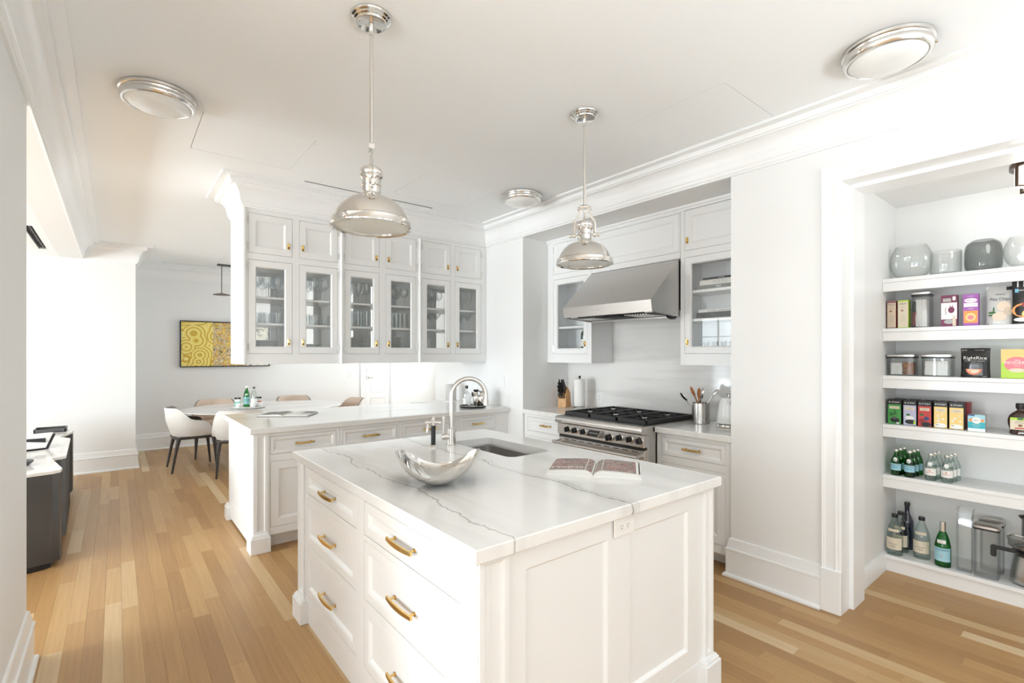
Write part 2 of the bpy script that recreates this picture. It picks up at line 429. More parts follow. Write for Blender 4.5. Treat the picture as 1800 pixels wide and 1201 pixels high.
# brass bow pull and small latch, modelled facing -Y
def make_pull(L):
    mb = MB(); pts = []; n = 12
    for i in range(n+1):
        t = -1+2*i/n; pts.append((t*L/2, -.034+.008*t*t))
    vs = []; 
    for x, y in pts:
        h = .0085-.0025*abs(x/(L/2))**2
        for dy, dz in ((-.004, -h), (-.004, h), (.004, h), (.004, -h)): vs.append((x, y+dy, dz))
    fs = [(0, 1, 2, 3), tuple(4*n+k for k in (3, 2, 1, 0))]
    for i in range(n):
        for k in range(4): j = (k+1) % 4; fs.append((4*i+k, 4*i+j, 4*i+4+j, 4*i+4+k))
    mb.add(vs, fs)
    for sx in (-1, 1):
        x = sx*(L/2-.022); mb.tube([(x, -.028, 0), (x, 0, 0)], .0045, 8); mb.tube([(x, -.003, 0), (x, 0, 0)], .009, 10)
    return mesh_from('handle', mb, M['brass'])
PULL_L = make_pull(.195); PULL_M = make_pull(.145)
def make_latch():
    mb = MB(); mb.mat(M['brass']); mb.box(-.011, .011, -.004, 0, -.026, .026, .002); mb.box(-.008, .008, -.016, -.004, -.006, .018, .003)
    mb.mat(M['black']); mb.box(-.006, .006, -.0045, -.003, -.020, -.008)
    return mesh_from('latch', mb, M['brass'])
LATCH = make_latch()
def make_knob():
    mb = MB(); mb.tube([(0, 0, 0), (0, -.014, 0)], .005, 10); mb.tube([(0, -.012, 0), (0, -.016, 0), (0, -.024, 0), (0, -.027, 0)], [.007, .0125, .0125, .009], 14)
    return mesh_from('knob', mb, M['brass'])
KNOB = make_knob()
def make_hinge():
    mb = MB(); mb.tube([(0, -.003, -.022), (0, -.003, .022)], .004, 8); mb.tube([(0, -.003, -.026), (0, -.003, -.022)], .0055, 8); mb.tube([(0, -.003, .022), (0, -.003, .026)], .0055, 8)
    return mesh_from('hinge', mb, M['nickel'])
HINGE = make_hinge()
# ================================================================ room shell
H = 2.835
XR, XL, YF = 3.15, -.325, 7.94          # right wall, left wall, far wall of the living room
def wallbox(name, *bx, m='wall'):
    mb = MB()
    for b in bx: mb.box(*b)
    return struct(name, mb, M[m])
wallbox('wall_right', (3.15, 4.50, 1.01, 1.61, 0, 2.95), (3.15, 3.45, -1.50, 1.01, 2.43, 2.95), (3.15, 3.27, -2.7, -1.50, 0, 2.95), (3.15, 3.92, 1.61, 3.73, 2.62, 2.95),
        (3.80, 3.92, 1.61, 3.73, 0, 2.62), (3.15, 3.92, 3.73, 5.45, 0, 2.95))
wallbox('wall_pantry', (4.35, 4.50, -1.65, 1.01, 0, 2.55), (3.27, 4.50, -1.65, -1.50, 0, 2.55), (3.45, 4.50, -1.65, 1.01, 2.50, 2.60))
wallbox('wall_left', (-.525, XL, 1.95, 3.22, 0, 2.62), (-.525, XL, -2.7, YF, 2.62, 2.95))
wallbox('wall_far', (-5.4, .20, YF, 9.45, 0, 2.95))
wallbox('wall_back', (.20, 3.80, 9.30, 9.45, 0, 2.95), (3.80, 4.37, 9.30, 9.45, 2.10, 2.95), (4.37, 5.9, 9.30, 9.45, 0, 2.95))
wallbox('wall_dining', (3.92, 5.9, 5.33, 5.45, 0, 2.95), (5.65, 5.80, 5.45, 6.2, 0, 2.95), (5.65, 5.80, 8.6, 9.3, 0, 2.95), (5.65, 5.80, 6.2, 8.6, 0, .35), (5.65, 5.80, 6.2, 8.6, 2.45, 2.95))
# window wall behind the camera and window wall of the living room
def win_wall(name, F, u0, u1, wins, z0, z1, t=.15):
    mb = MB(); mb.slab_holes([(u0, 0), (u1, 0), (u1, 2.95), (u0, 2.95)], [[(a, z0), (b, z0), (b, z1), (a, z1)] for a, b in wins], -t, 0)
    mb.v = [F.p(u, d, z) for u, z, d in mb.v]
    struct(name, mb, M['wall'])
FS_ = Face('N', -2.7); FW_ = Face('E', -5.2)
wk = [(.10, 1.35), (1.65, 2.80)]; wl = [(-2.4, 0), (.4, 2.2), (2.5, 4.6), (5.0, 7.4)]
win_wall('wall_window', FS_, -5.4, 3.3, wk+[(-4.4, -1.6)], .35, 2.55)
win_wall('wall_window.001', FW_, -2.7, 7.95, wl, .35, 2.45)
FE_ = Face('W', 5.65)
wi = 0
for F, ws, z0, z1 in ((FS_, wk+[(-4.4, -1.6)], .35, 2.55), (FW_, wl, .35, 2.45), (FE_, [(6.2, 8.6)], .35, 2.45)):
    for a, b in ws:
        wi += 1; mb = MB()
        for u in (a, b-.05): F.box(mb, u, u+.05, -.10, -.04, z0, z1)
        for z in (z0, z1-.05): F.box(mb, a, b, -.10, -.04, z, z+.05)
        n = 2 if b-a < 1.5 else 3
        for k in range(1, n): u = a+(b-a)*k/n; F.box(mb, u-.02, u+.02, -.09, -.05, z0, z1)
        for k in range(1, 4): z = z0+(z1-z0)*k/4; F.box(mb, a, b, -.085, -.055, z-.012, z+.012)
        wo = struct('window_%d' % wi, mb, M['trim'])
        mb = MB(); F.box(mb, a+.03, b-.03, -.072, -.068, z0+.03, z1-.03); part('pane', mb, M['pane'], wo)

# ceilings with flush access panels and slot diffusers
def rect(x0, x1, y0, y1): return [(x0, y0), (x1, y0), (x1, y1), (x0, y1)]
panels = [(.388, 1.010, 3.268, 3.906), (2.405, 3.0-.03, 1.262, 1.892), (1.842, 2.468, 3.300, 3.905), (.36, 1.2, 7.85, 8.5)]
slots = [(1.17, 2.33, 4.070, 4.094), (.52, 1.42, 8.925, 8.947)]
outer = [(XL, -2.7), (3.3, -2.7), (3.3, 5.36), (5.7, 5.36), (5.7, 9.35), (.15, 9.35), (.15, YF+.05), (XL-.05, YF+.05), (XL-.05, -2.7)][0:8]
outer[0] = (XL-.05, -2.7)
mb = MB(); mb.slab_holes(outer, [rect(*p) for p in panels+slots], H, H+.03)
ceil = struct('ceiling', mb, M['ceil'], ang=20)
mb = MB(); mb.box(XL-.1, 5.8, -2.75, 9.4, H+.06, H+.12); struct('unseen_ceiling_cap', mb, M['groove'])  # unseen slab added to keep outside light out of the panel gaps
for a, b, c, d in panels:
    mb = MB(); g = .0032; mb.box(a+g, b-g, c+g, d-g, H+.001, H+.02); part('access_panel', mb, M['ceil'], ceil)
for a, b, c, d in slots:
    mb = MB(); mb.mat(M['groove']); mb.box(a+.001, b-.001, c+.001, d-.001, H+.004, H+.028); mb.mat(M['darkgrey']); mb.box(a+.001, b-.001, c+.010, c+.012, H+.001, H+.004)
    s = solid('ceiling_vent', mb, None, 'long slim black slot vent in the kitchen ceiling before the glazed wall cabinets' if c < 5 else 'slim slot vent in the dining area ceiling by the back wall', 'vent')
mb = MB(); mb.slab_holes(rect(-5.4, -.5255, -2.7, YF+.05), [rect(-.69, -.56, 6.2, 7.5)], 2.62, 2.66); struct('ceiling.002', mb, M['ceil'])
mb = MB(); mb.box(-5.4, -.53, -2.7, YF+.05, 2.69, 2.75); struct('ceiling.003', mb, M['ceil'])
mb = MB(); mb.mat(M['groove']); mb.box(-.69, -.56, 6.2, 7.5, 2.645, 2.66)
mb.mat(M['darkgrey'])
for y in (6.2, 6.63, 7.07): 
    for x in (-.655, -.615): mb.box(x-.004, x+.004, y+.01, y+.42, 2.625, 2.645)
mb.mat(M['ceil']); mb.box(-.69, -.66, 6.2, 7.5, 2.621, 2.644); mb.box(-.59, -.56, 6.2, 7.5, 2.621, 2.644)
solid('ceiling_vent', mb, None, 'dark slot vent in the lower ceiling of the living area at far left', 'vent')

# crown moulding (cornice) all round, wrapping the glazed cabinet
cove = [(.036+.066*(1-math.cos(t*PI/2/8))**1.0, 2.682+.098*math.sin(t*PI/2/8)) for t in range(9)]
crown = [(-.02, 2.625), (.001, 2.62), (.014, 2.62), (.014, 2.632), (.022, 2.636), (.026, 2.648), (.026, 2.654), (.031, 2.660), (.033, 2.676)]+cove+[(.102, 2.788), (.113, 2.790), (.116, 2.800), (.116, 2.820), (.172, 2.820), (.172, H+.004)]
path = [(XR, -2.7), (XR, 4.35), (.79, 4.35), (.79, 4.86), (XR, 4.86), (XR, 5.45), (5.65, 5.45), (5.65, 9.30), (.20, 9.30), (.20, YF), (XL, YF), (XL, -2.7)]
mb = MB(); mb.sweep(path, crown, closed=True); struct('trim_1', mb, M['trim'], ang=24)
base = [(0, 0), (.040, 0), (.040, .010), (.036, .018), (.024, .022), (.024, .170), (.028, .173), (.028, .184), (.020, .188), (.019, .200), (.012, .226), (.012, .236), (.009, .246), (0, .250)]
def baseboard(name, path): mb = MB(); mb.sweep(path, base); return struct(name, mb, M['trim'], ang=24)
baseboard('baseboard_right', [(3.15, 1.075), (3.15, 1.61), (3.168, 1.61)])
baseboard('baseboard_kitchen', [(3.15, 3.73), (3.15, 3.95)])
baseboard('baseboard_passage', [(3.15, 5.06), (3.15, 5.45), (5.65, 5.45)])
baseboard('baseboard_back', [(3.66, 9.30), (.20, 9.30), (.20, YF), (-5.2, YF)])
baseboard('baseboard_left', [(XL, 1.95), (XL, 3.22), (-.525, 3.22), (-.525, 1.95), (XL, 1.95)][::-1])
# pantry opening: door casing, jamb, inner stop
FR = Face('W', 3.15); zt = 2.42; yo = .975
casing = [(-.0005, -.002), (0, .020), (.008, .024), (.014, .020), (.020, .020), (.024, .016), (.068, .016), (.070, .020), (.076, .020), (.078, .014), (.092, .014), (.097, .010), (.100, .008), (.101, -.001)]
# casing runs up the left side and across the head, out from the wall towards -x
mb = MB(); vs = []; fs = []
rows = []
for o, d in casing:      # o from the outer edge inwards
    oo = .10-o
    rows.append([(3.15-d-.0, yo+oo, .24), (3.15-d, yo+oo, zt+oo), (3.15-d, -1.50, zt+oo)])
for r in rows: vs += r
for i in range(len(rows)-1):
    for k in range(2): fs.append((3*i+k, 3*i+k+1, 3*i+4+k, 3*i+3+k))
mb.add(vs, fs); mb.box(3.122, 3.15, yo-.002, yo+.102, 0, .245, .004)
struct('trim_2', mb, M['trim'], ang=24)
mb = MB()
for a, b, t in ((3.152, 3.265, .001), (3.265, 3.455, .022)):
    mb.box(a, b, yo-t, 1.012, 0, zt-t); mb.box(a, b, -1.50, 1.012, zt-t, zt+.03)
struct('trim_3', mb, M['trim'])
mb = MB(); mb.sweep([(3.45, 1.01), (4.08, 1.01)][::-1], [(0, 0), (.018, 0), (.018, .10), (.010, .115), (0, .118)]); struct('baseboard_pantry', mb, M['trim'])
# dining door
mb = MB()
F = Face('S', 9.30)
for u0, u1, z0, z1 in ((3.71, 3.82, 0, 2.12), (4.345, 4.46, 0, 2.12), (3.71, 4.46, 2.085, 2.20)): F.box(mb, u0, u1, 0, .02, z0, z1, .004)
struct('trim_4', mb, M['trim'])
mb = MB(); F.rings(mb, 3.835, 4.335, .01, 2.08, [(0, -.05), (0, -.012), (.0, -.012)]); 
for z0, z1 in ((.2, .62), (.70, 1.12), (1.20, 1.60), (1.68, 1.98)): F.rings(mb, 3.92, 4.26, z0, z1, [(0, -.012), (.010, -.004), (.024, -.004), (.034, -.011)])
dr = struct('door_1', mb, M['trim'])
mb = MB(); mb.tube([(3.86, 9.31, 1.00), (3.86, 9.255, 1.00)], .008, 10); mb.tube([(3.86, 9.262, 1.00), (3.95, 9.262, 1.00)], .008, 10); mb.box(3.845, 3.875, 9.29, 9.315, .97, 1.03, .003)
mb.tube([(3.84, 9.285, 1.10), (3.84, 9.285, 1.18)], .008, 8)
part('handle', mb, M['chrome'], dr)

# oak floor: boards run along y, each board in view is its own part
PW = .0765
mb = MB(); mb.box(-5.4, 5.9, -2.75, 9.45, -.06, -.019); floor = struct('floor', mb, M['subfloor'])
rr = random.Random(11); boards = []
x = -5.25
while x < 5.75:
    y = -2.8+rr.uniform(-1.2, 0)
    while y < 9.4:
        L = rr.choice((.6, .8, .95, 1.1, 1.3, 1.6)); boards.append((x, max(y, -2.74), min(y+L, 9.44))); y += L
    x += PW
ca, sa = math.cos(math.radians(38.907)), math.sin(math.radians(38.907))
def seen(b):
    x, y0, y1 = b; best = None
    for k in range(5):
        y = y0+(y1-y0)*k/4; xm = x+PW/2; d = xm*sa+y*ca; s_ = xm*ca-y*sa
        if d < .5: continue
        u = 900+863*s_/d; v = 624+863*1.452/d
        if not (-20 < u < 1820 and v < 1215): continue
        if .80 < xm < 2.05 and 1.1 < y < 2.9: continue          # under the island
        if xm > .8 and y > 3.97: continue                        # behind and under the peninsula
        if xm > 3.2 and y > 1.0: continue
        if xm < -.33 and y < 3.2: continue
        if y > 7.9 and xm < .2: continue
        if 3.3 < y < 3.9 and xm > 1.0 and u > 540: continue
        if u > 525 and u < 1255 and y > 1: continue
        best = d if best is None else min(best, d)
    return best
sb = sorted([(seen(b), b) for b in boards if seen(b) is not None])
near = [b for _, b in sb[:300]]; ns = set(near)
cache = {}
def board_mesh(L):
    k = round(L, 3)
    if k not in cache:
        m_ = MB(); g = .0002; m_.box(g, PW-g, g, L-g, -.019, 0, .0004); cache[k] = mesh_from('plank', m_, M['floor'])
    return cache[k]
for i, (x, y0, y1) in enumerate(near):
    o = bpy.data.objects.new('plank', board_mesh(y1-y0)); COL.objects.link(o); o.parent = floor; o.location = (x, y0, 0)
mb = MB()
for b in boards:
    if b in ns or b[2]-b[1] < .02: continue
    x, y0, y1 = b; mb.box(x+.0004, x+PW-.0004, y0+.0004, y1-.0004, -.019, 0)
o = struct('planks', mb, M['floor'], parent=floor); o['kind'] = 'stuff'; o.name = 'plank_field'

# ================================================================ cabinets
def frame(mb, F, u0, u1, z0, z1, holes, d0=-.02, d1=0):
    t = MB(); t.slab_holes([(u0, z0), (u1, z0), (u1, z1), (u0, z1)], [[(a, c), (b, c), (b, d), (a, d)] for a, b, c, d in holes], d0, d1)
    mb.add([F.p(u, d, z) for u, z, d in t.v], t.f)
G = .0022
def drawer(F, root, u0, u1, z0, z1, pull=PULL_L, st=.038, hz=None, hu=None, name='drawer'):
    mb = MB(); F.rings(mb, u0+G, u1-G, z0+G, z1-G, [(a, b-.02) for a, b in panel_prof(st)], capback=True)
    d = part(name, mb, M['cab'], root, ang=15)
    if pull: spart('handle', pull, d, F.p((u0+u1)/2 if hu is None else hu, -.0125, (z0+z1)/2 if hz is None else hz), F.rz(), 'brass bow pull')
    return d
def door(F, root, u0, u1, z0, z1, glass=False, latch=None, hinge=None, st=.052, knob=None, lz=None):
    mb = MB(); F.rings(mb, u0+G, u1-G, z0+G, z1-G, [(a, b-.02) for a, b in (glass_prof(st) if glass else panel_prof(st))], cap=not glass, capback=not glass)
    d = part('door', mb, M['cab'], root, ang=15)
    if glass:
        p = MB(); F.box(p, u0+st-.004, u1-st+.004, -.014, -.011, z0+st-.004, z1-st+.004); part('glass_pane', p, M['pane'], d)
    if latch is not None: spart('latch', LATCH, d, F.p(latch, 0, lz), F.rz(), 'small brass latch')
    if knob is not None: spart('knob', KNOB, d, F.p(knob, 0, lz), F.rz(), 'small brass knob')
    if hinge is not None:
        for z in (z0+.055, z1-.055): spart('hinge', HINGE, d, F.p(hinge, 0, z))
    return d
def post(mb, F, u0, u1, z0, z1, d=.0, t=.012):
    """pilaster with a sunk panel"""
    F.rings(mb, u0, u1, z0, z1, [(0, -.02), (0, d), (.020, d), (.023, d-.004), (.030, d-.009)])
def plinth(mb, x0, x1, y0, y1, z1=.135):
    mb.box(x0, x1, y0, y1, 0, z1-.022, .003)
    a = .007; mb.box(x0+a, x1-a, y0+a, y1-a, z1-.024, z1-.008, .003); a = .013; mb.box(x0+a, x1-a, y0+a, y1-a, z1-.010, z1, .003)

# ---- island
isl = thing('kitchen_island', 'white panelled kitchen island with brass-pull drawers, in the foreground', 'kitchen island', (1.425, 2.0, 0), world=True)
FW = Face('W', .795); FS = Face('S', 1.135); FE = Face('E', 2.055); FN = Face('N', 2.875)
mb = MB(); mb.box(.815, 2.035, 1.155, 2.855, .02, .66); mb.slab_holes(rect(.815, 2.035, 1.155, 2.855), [rect(1.575, 1.92, 1.97, 2.61)], .66, .8712)
zd = [(.712, .852), (.448, .690), (.168, .424)]
cols = [(1.232, 1.952), (2.035, 2.742)]
frame(mb, FW, 1.225, 2.76, .13, .8715, [(a, b, c, d) for a, b in cols for c, d in zd])
frame(mb, FS, .895, 1.995, .13, .8715, [(.975, 1.358, .205, .798), (1.482, 1.872, .205, .798)], -.02, -.006)
for a, b in ((.975, 1.358), (1.482, 1.872)): FS.rings(mb, a, b, .205, .798, [(0, -.006), (.004, -.008), (.012, -.018), (.014, -.018)])
frame(mb, FE, 1.135, 2.875, .13, .8715, [(1.25, 1.95, .2, .8), (2.05, 2.76, .2, .8)]); frame(mb, FN, .795, 2.055, .13, .8715, [(.95, 1.9, .2, .8)])
part('carcass', mb, M['cab'], isl, ang=15)
for (a, b, c, d) in ((.795, .900, 1.135, 1.222), (1.990, 2.055, 1.135, 1.22), (.795, .90, 2.765, 2.875), (1.99, 2.055, 2.78, 2.875)):
    mb = MB(); mb.box(a+.004, b-.004, c+.004, d-.004, .1, .871)
    if c < 2: FS.rings(mb, a, b, .135, .8715, [(0, -.04), (0, .006), (.016, .006), (.019, .002), (.027, -.003)])
    if a < 1: FW.rings(mb, c, d, .135, .8715, [(0, -.04), (0, .006), (.018, .006), (.021, .002), (.029, -.003)])
    part('corner_post', mb, M['cab'], isl, ang=15)
    mb = MB(); plinth(mb, a-.028, b+.014 if a < 1 else b+.028, c-.028 if c < 2 else c-.012, d+.012 if c < 2 else d+.028)
    part('plinth', mb, M['cab'], isl, ang=20)
mb = MB()
for bx in ((.807, .83, 1.2, 2.8), (.88, 2.0, 1.147, 1.17), (2.02, 2.043, 1.2, 2.8)):
    mb.box(*bx, 0, .118, .003); mb.box(bx[0]-.0, bx[1], bx[2], bx[3], .118, .134, .004)
part('base_rail', mb, M['cab'], isl)
for (u0, u1), hu in zip(cols, (1.612, 2.40)):
    for (z0, z1), hz in zip(zd, (.772, .553, .268)): drawer(FW, isl, u0, u1, z0, z1, hz=hz, hu=hu, pull=PULL_L, st=.045)
def outlet(F, u, z, wd, ht, root=None, label=None, sockets=2, horiz=True):
    mb = MB(); mb.mat(M['white']); F.box(mb, u-wd/2, u+wd/2, 0, .005, z-ht/2, z+ht/2, .002)
    for k in range(sockets):
        o = (k-(sockets-1)/2)*.034; uu, zz = (u+o, z) if horiz else (u, z+o)
        mb.mat(M['white']); F.box(mb, uu-.014, uu+.014, .005, .0065, zz-.015, zz+.015, .001)
        mb.mat(M['darkgrey'])
        for s_ in (-.005, .005): F.box(mb, uu+s_-.0008, uu+s_+.0008, .0064, .0068, zz-.001, zz+.007)
        F.box(mb, uu-.002, uu+.002, .0064, .0068, zz-.009, zz-.005)
    return part('power_outlet', mb, None, root) if root else solid('power_outlet', mb, None, label, 'outlet')
outlet(FS, 1.437, .832, .112, .068, isl)
iv = [(-.51, .022, .009, .62), (-.47, .022, .045, .10), (.015, -.012, .0055, 1.0), (.022, -.014, .03, .16), (.045, -.014, .0035, .45)]
M['marble_i'] = marble('marble_island', iv, cloud=.045, base=(.84, .84, .83), vcol=(.30, .29, .27))
def slab(name, label, x0, x1, y0, y1, m, z0=.872, z1=.915, hole=None, b=.004):
    mb = MB()
    if hole:
        # bevelled rim around a slab with a rounded cut-out
        mb.slab_holes(rect(x0+b, x1-b, y0+b, y1-b), [hole], z1-.0001, z1); mb.v = mb.v; 
        mb.f = []; mb.fm = []; mb.v = []
        tp = [(x0+b, y0+b), (x1-b, y0+b), (x1-b, y1-b), (x0+b, y1-b)]; md = rect(x0, x1, y0, y1)
        tris = tessellate_polygon([[Vector((x, y, 0)) for x, y in tp], [Vector((x, y, 0)) for x, y in hole]])
        flat = tp+hole; n = len(flat)
        mb.add([(x, y, z1) for x, y in flat]+[(x, y, z0) for x, y in flat], [tuple(t) for t in tris]+[tuple(i+n for i in t) for t in tris]+[(4+i, 4+(i+1) % len(hole), n+4+(i+1) % len(hole), n+4+i) for i in range(len(hole))])
        o = len(mb.v); mb.v += [(x, y, z1-b) for x, y in md]+[(x, y, z0+b) for x, y in md]
        for i in range(4):
            j = (i+1) % 4
            mb.face((i, j, o+j, o+i)); mb.face((o+i, o+j, o+4+j, o+4+i)); mb.face((o+4+i, o+4+j, n+j, n+i))
    else: mb.box(x0, x1, y0, y1, z0, z1, b)
    return solid(name, mb, m, label, 'countertop', ang=25)
def rrect(x0, x1, y0, y1, r, n=6):
    out = []
    for cx, cy_, a in ((x1-r, y1-r, 0), (x0+r, y1-r, PI/2), (x0+r, y0+r, PI), (x1-r, y0+r, 3*PI/2)):
        for k in range(n+1): out.append((cx+r*math.cos(a+k*PI/2/n), cy_+r*math.sin(a+k*PI/2/n)))
    return out
SX0, SX1, SY0, SY1 = 1.60, 1.895, 1.995, 2.585
slab('worktop', 'white marble worktop with grey veins on the island, cut out for the sink', .767, 2.083, 1.107, 2.902, M['marble_i'], hole=rrect(SX0, SX1, SY0, SY1, .05))
# sink
sk = thing('sink', 'undermounted stainless steel sink set in the island worktop', 'sink', (1.745, 2.29, .68), world=True)
mb = MB(); L0 = rrect(SX0-.012, SX1+.012, SY0-.012, SY1+.012, .06); L1 = rrect(SX0-.004, SX1+.004, SY0-.004, SY1+.004, .052); L2 = rrect(SX0, SX1, SY0, SY1, .05); L3 = rrect(SX0+.012, SX1-.012, SY0+.012, SY1-.012, .045)
n = len(L1); lv = [(L0, .871), (L1, .871), (L2, .865), (L2, .70), (L3, .688)]
vs = [(x, y, z) for L, z in lv for x, y in L]; fs = [(a*n+i, a*n+(i+1) % n, (a+1)*n+(i+1) % n, (a+1)*n+i) for a in range(len(lv)-1) for i in range(n)]+[tuple((len(lv)-1)*n+i for i in range(n))]
mb.add(vs, fs); part('basin', mb, M['sink'], sk)
mb = MB(); mb.lathe([(0, .6895), (.036, .6895), (.043, .692), (.043, .689), (0, .686)], 1.75, 2.29, 20); part('drain', mb, M['chrome'], sk)
# faucet
fc = thing('faucet', 'tall brushed gooseneck faucet at the corner of the island sink', 'faucet', (1.555, 2.50, .915))
mb = MB(); mb.lathe([(0, 0), (.030, 0), (.030, .004), (.0265, .006), (.0265, .100), (.022, .104), (0, .104)], n=28); part('base', mb, M['nickel'], fc)
mb = MB(); dx, dy = math.cos(-.42), math.sin(-.42); R = .104
pts = [(0, 0, .10), (0, 0, .2), (0, 0, .29)]+[(R*(1-math.cos(t))*dx, R*(1-math.cos(t))*dy, .29+R*math.sin(t)) for t in [PI*k/18 for k in range(1, 19)]]
pts.append((2*R*dx, 2*R*dy, .235)); mb.tube(pts, .0135, 16); mb.tube([(2*R*dx, 2*R*dy, .262), (2*R*dx, 2*R*dy, .232)], .0155, 16)
part('spout', mb, M['nickel'], fc)
mb = MB(); ax = Vector((-dx*.75-.2, -.35*0+dy*0-.45, 0)).normalized(); ax = Vector((-.93, .36, 0))
mb.tube([ax*.015+Vector((0, 0, .052)), ax*.050+Vector((0, 0, .052)), ax*.058+Vector((0, 0, .052))], [.020, .020, .016], 18)
mb.tube([ax*.046+Vector((0, 0, .066)), ax*.046+Vector((0, 0, .092)), ax*.046+Vector((0, 0, .172))], [.007, .0085, .0085], 12)
part('lever', mb, M['nickel'], fc)
# water dispenser tap with black barrel
sp = thing('filter_tap', 'small filter tap with black barrel and cross handle left of the faucet', 'tap', (1.432, 2.50, .915))
mb = MB(); mb.lathe([(0, 0), (.026, 0), (.026, .004), (.020, .010), (.016, .016), (0, .016)], n=24); part('base', mb, M['chrome'], sp)
mb = MB(); mb.cyl(0, 0, .014, .128, .0135, 20); part('barrel', mb, M['black'], sp, label='black barrel')
mb = MB(); mb.cyl(0, 0, .128, .165, .0125, 18); h = Vector((.80, -.60, 0))
mb.tube([h*-.045+Vector((0, 0, .145)), h*.042+Vector((0, 0, .145))], .009, 14); mb.tube([h*-.045+Vector((0, 0, .145)), h*-.03+Vector((0, 0, .145))], .0125, 14); mb.tube([h*.028+Vector((0, 0, .145)), h*.045+Vector((0, 0, .145))], .0125, 14)
mb.tube([h*-.034+Vector((0, 0, .145)), h*-.034+Vector((0, 0, .088))], .007, 10); mb.cyl(0, 0, .165, .178, .008, 14)
part('head', mb, M['chrome'], sp)

# ---- peninsula: four base cabinets
FP = Face('S', 3.97); FPW = Face('W', .785)
units = [(.785, 1.412, .894, 1.385), (1.412, 1.938, 1.436, 1.915), (1.938, 2.532, 1.965, 2.508), (2.532, 3.15, 2.556, 2.99)]
lab = ['white base cabinet at the open left end of the peninsula', 'white base cabinet second from the left end of the peninsula', 'white base cabinet third along the peninsula, seen behind the filter tap', 'white base cabinet of the peninsula nearest the right wall']
for i, (a, b, u0, u1) in enumerate(units):
    c = thing('base_cabinet', lab[i], 'cabinet', ((a+b)/2, 4.48, 0), world=True)
    mb = MB(); mb.box(a+.001, b-.001, 3.99, 4.99, .11, .872); mb.box(a+(.09 if i == 0 else .001), b-.001, 4.06, 4.95, 0, .11)
    lo = .878 if i == 0 else a+.001
    frame(mb, FP, lo, b-.001, .11, .872, [(u0, u1, .708, .842), (u0, u1, .166, .656)])
    if i == 3: FP.rings(mb, 3.02, 3.12, .13, .86, [(0, 0), (.004, -.003), (.012, -.008)])
    if i == 0:
        frame(mb, FPW, 3.97, 4.99, 0.02, .872, [(4.10, 4.50, .16, .80), (4.56, 4.90, .16, .80)], -.02, .0)
        for y0, y1 in ((4.10, 4.50), (4.56, 4.90)): FPW.rings(mb, y0, y1, .16, .80, [(0, 0), (.004, -.004), (.012, -.012)])
    part('carcass', mb, M['cab'], c, ang=15)
    drawer(FP, c, u0, u1, .708, .842, pull=PULL_M, st=.026)
    door(FP, c, u0, u1, .166, .656, st=.06, knob=u1-.03, lz=.60)
    if i == 0:
        mb = MB(); post(mb, FP, .785, .878, .13, .872, .010); mb.box(.777, .80, 3.9605, 4.06, .13, .871, .002); part('corner_post', mb, M['cab'], c, ang=15)
        mb = MB(); plinth(mb, .755, .892, 3.932, 4.07); part('plinth', mb, M['cab'], c, ang=20)
        mb = MB(); plinth(mb, .755, .85, 4.90, 5.02); part('plinth', mb, M['cab'], c, ang=20)
        outlet(FPW, 4.42, .842, .07, .06, c, sockets=1)
M['marble_p'] = marble('marble_peninsula', [(-.30, .03, .01, .25), (.1, -.05, .02, .12)], cloud=.05, axis='Y')
slab('worktop', 'long white marble worktop on the peninsula under the glazed cabinets', .752, 3.149, 3.932, 5.05, M['marble_p'])

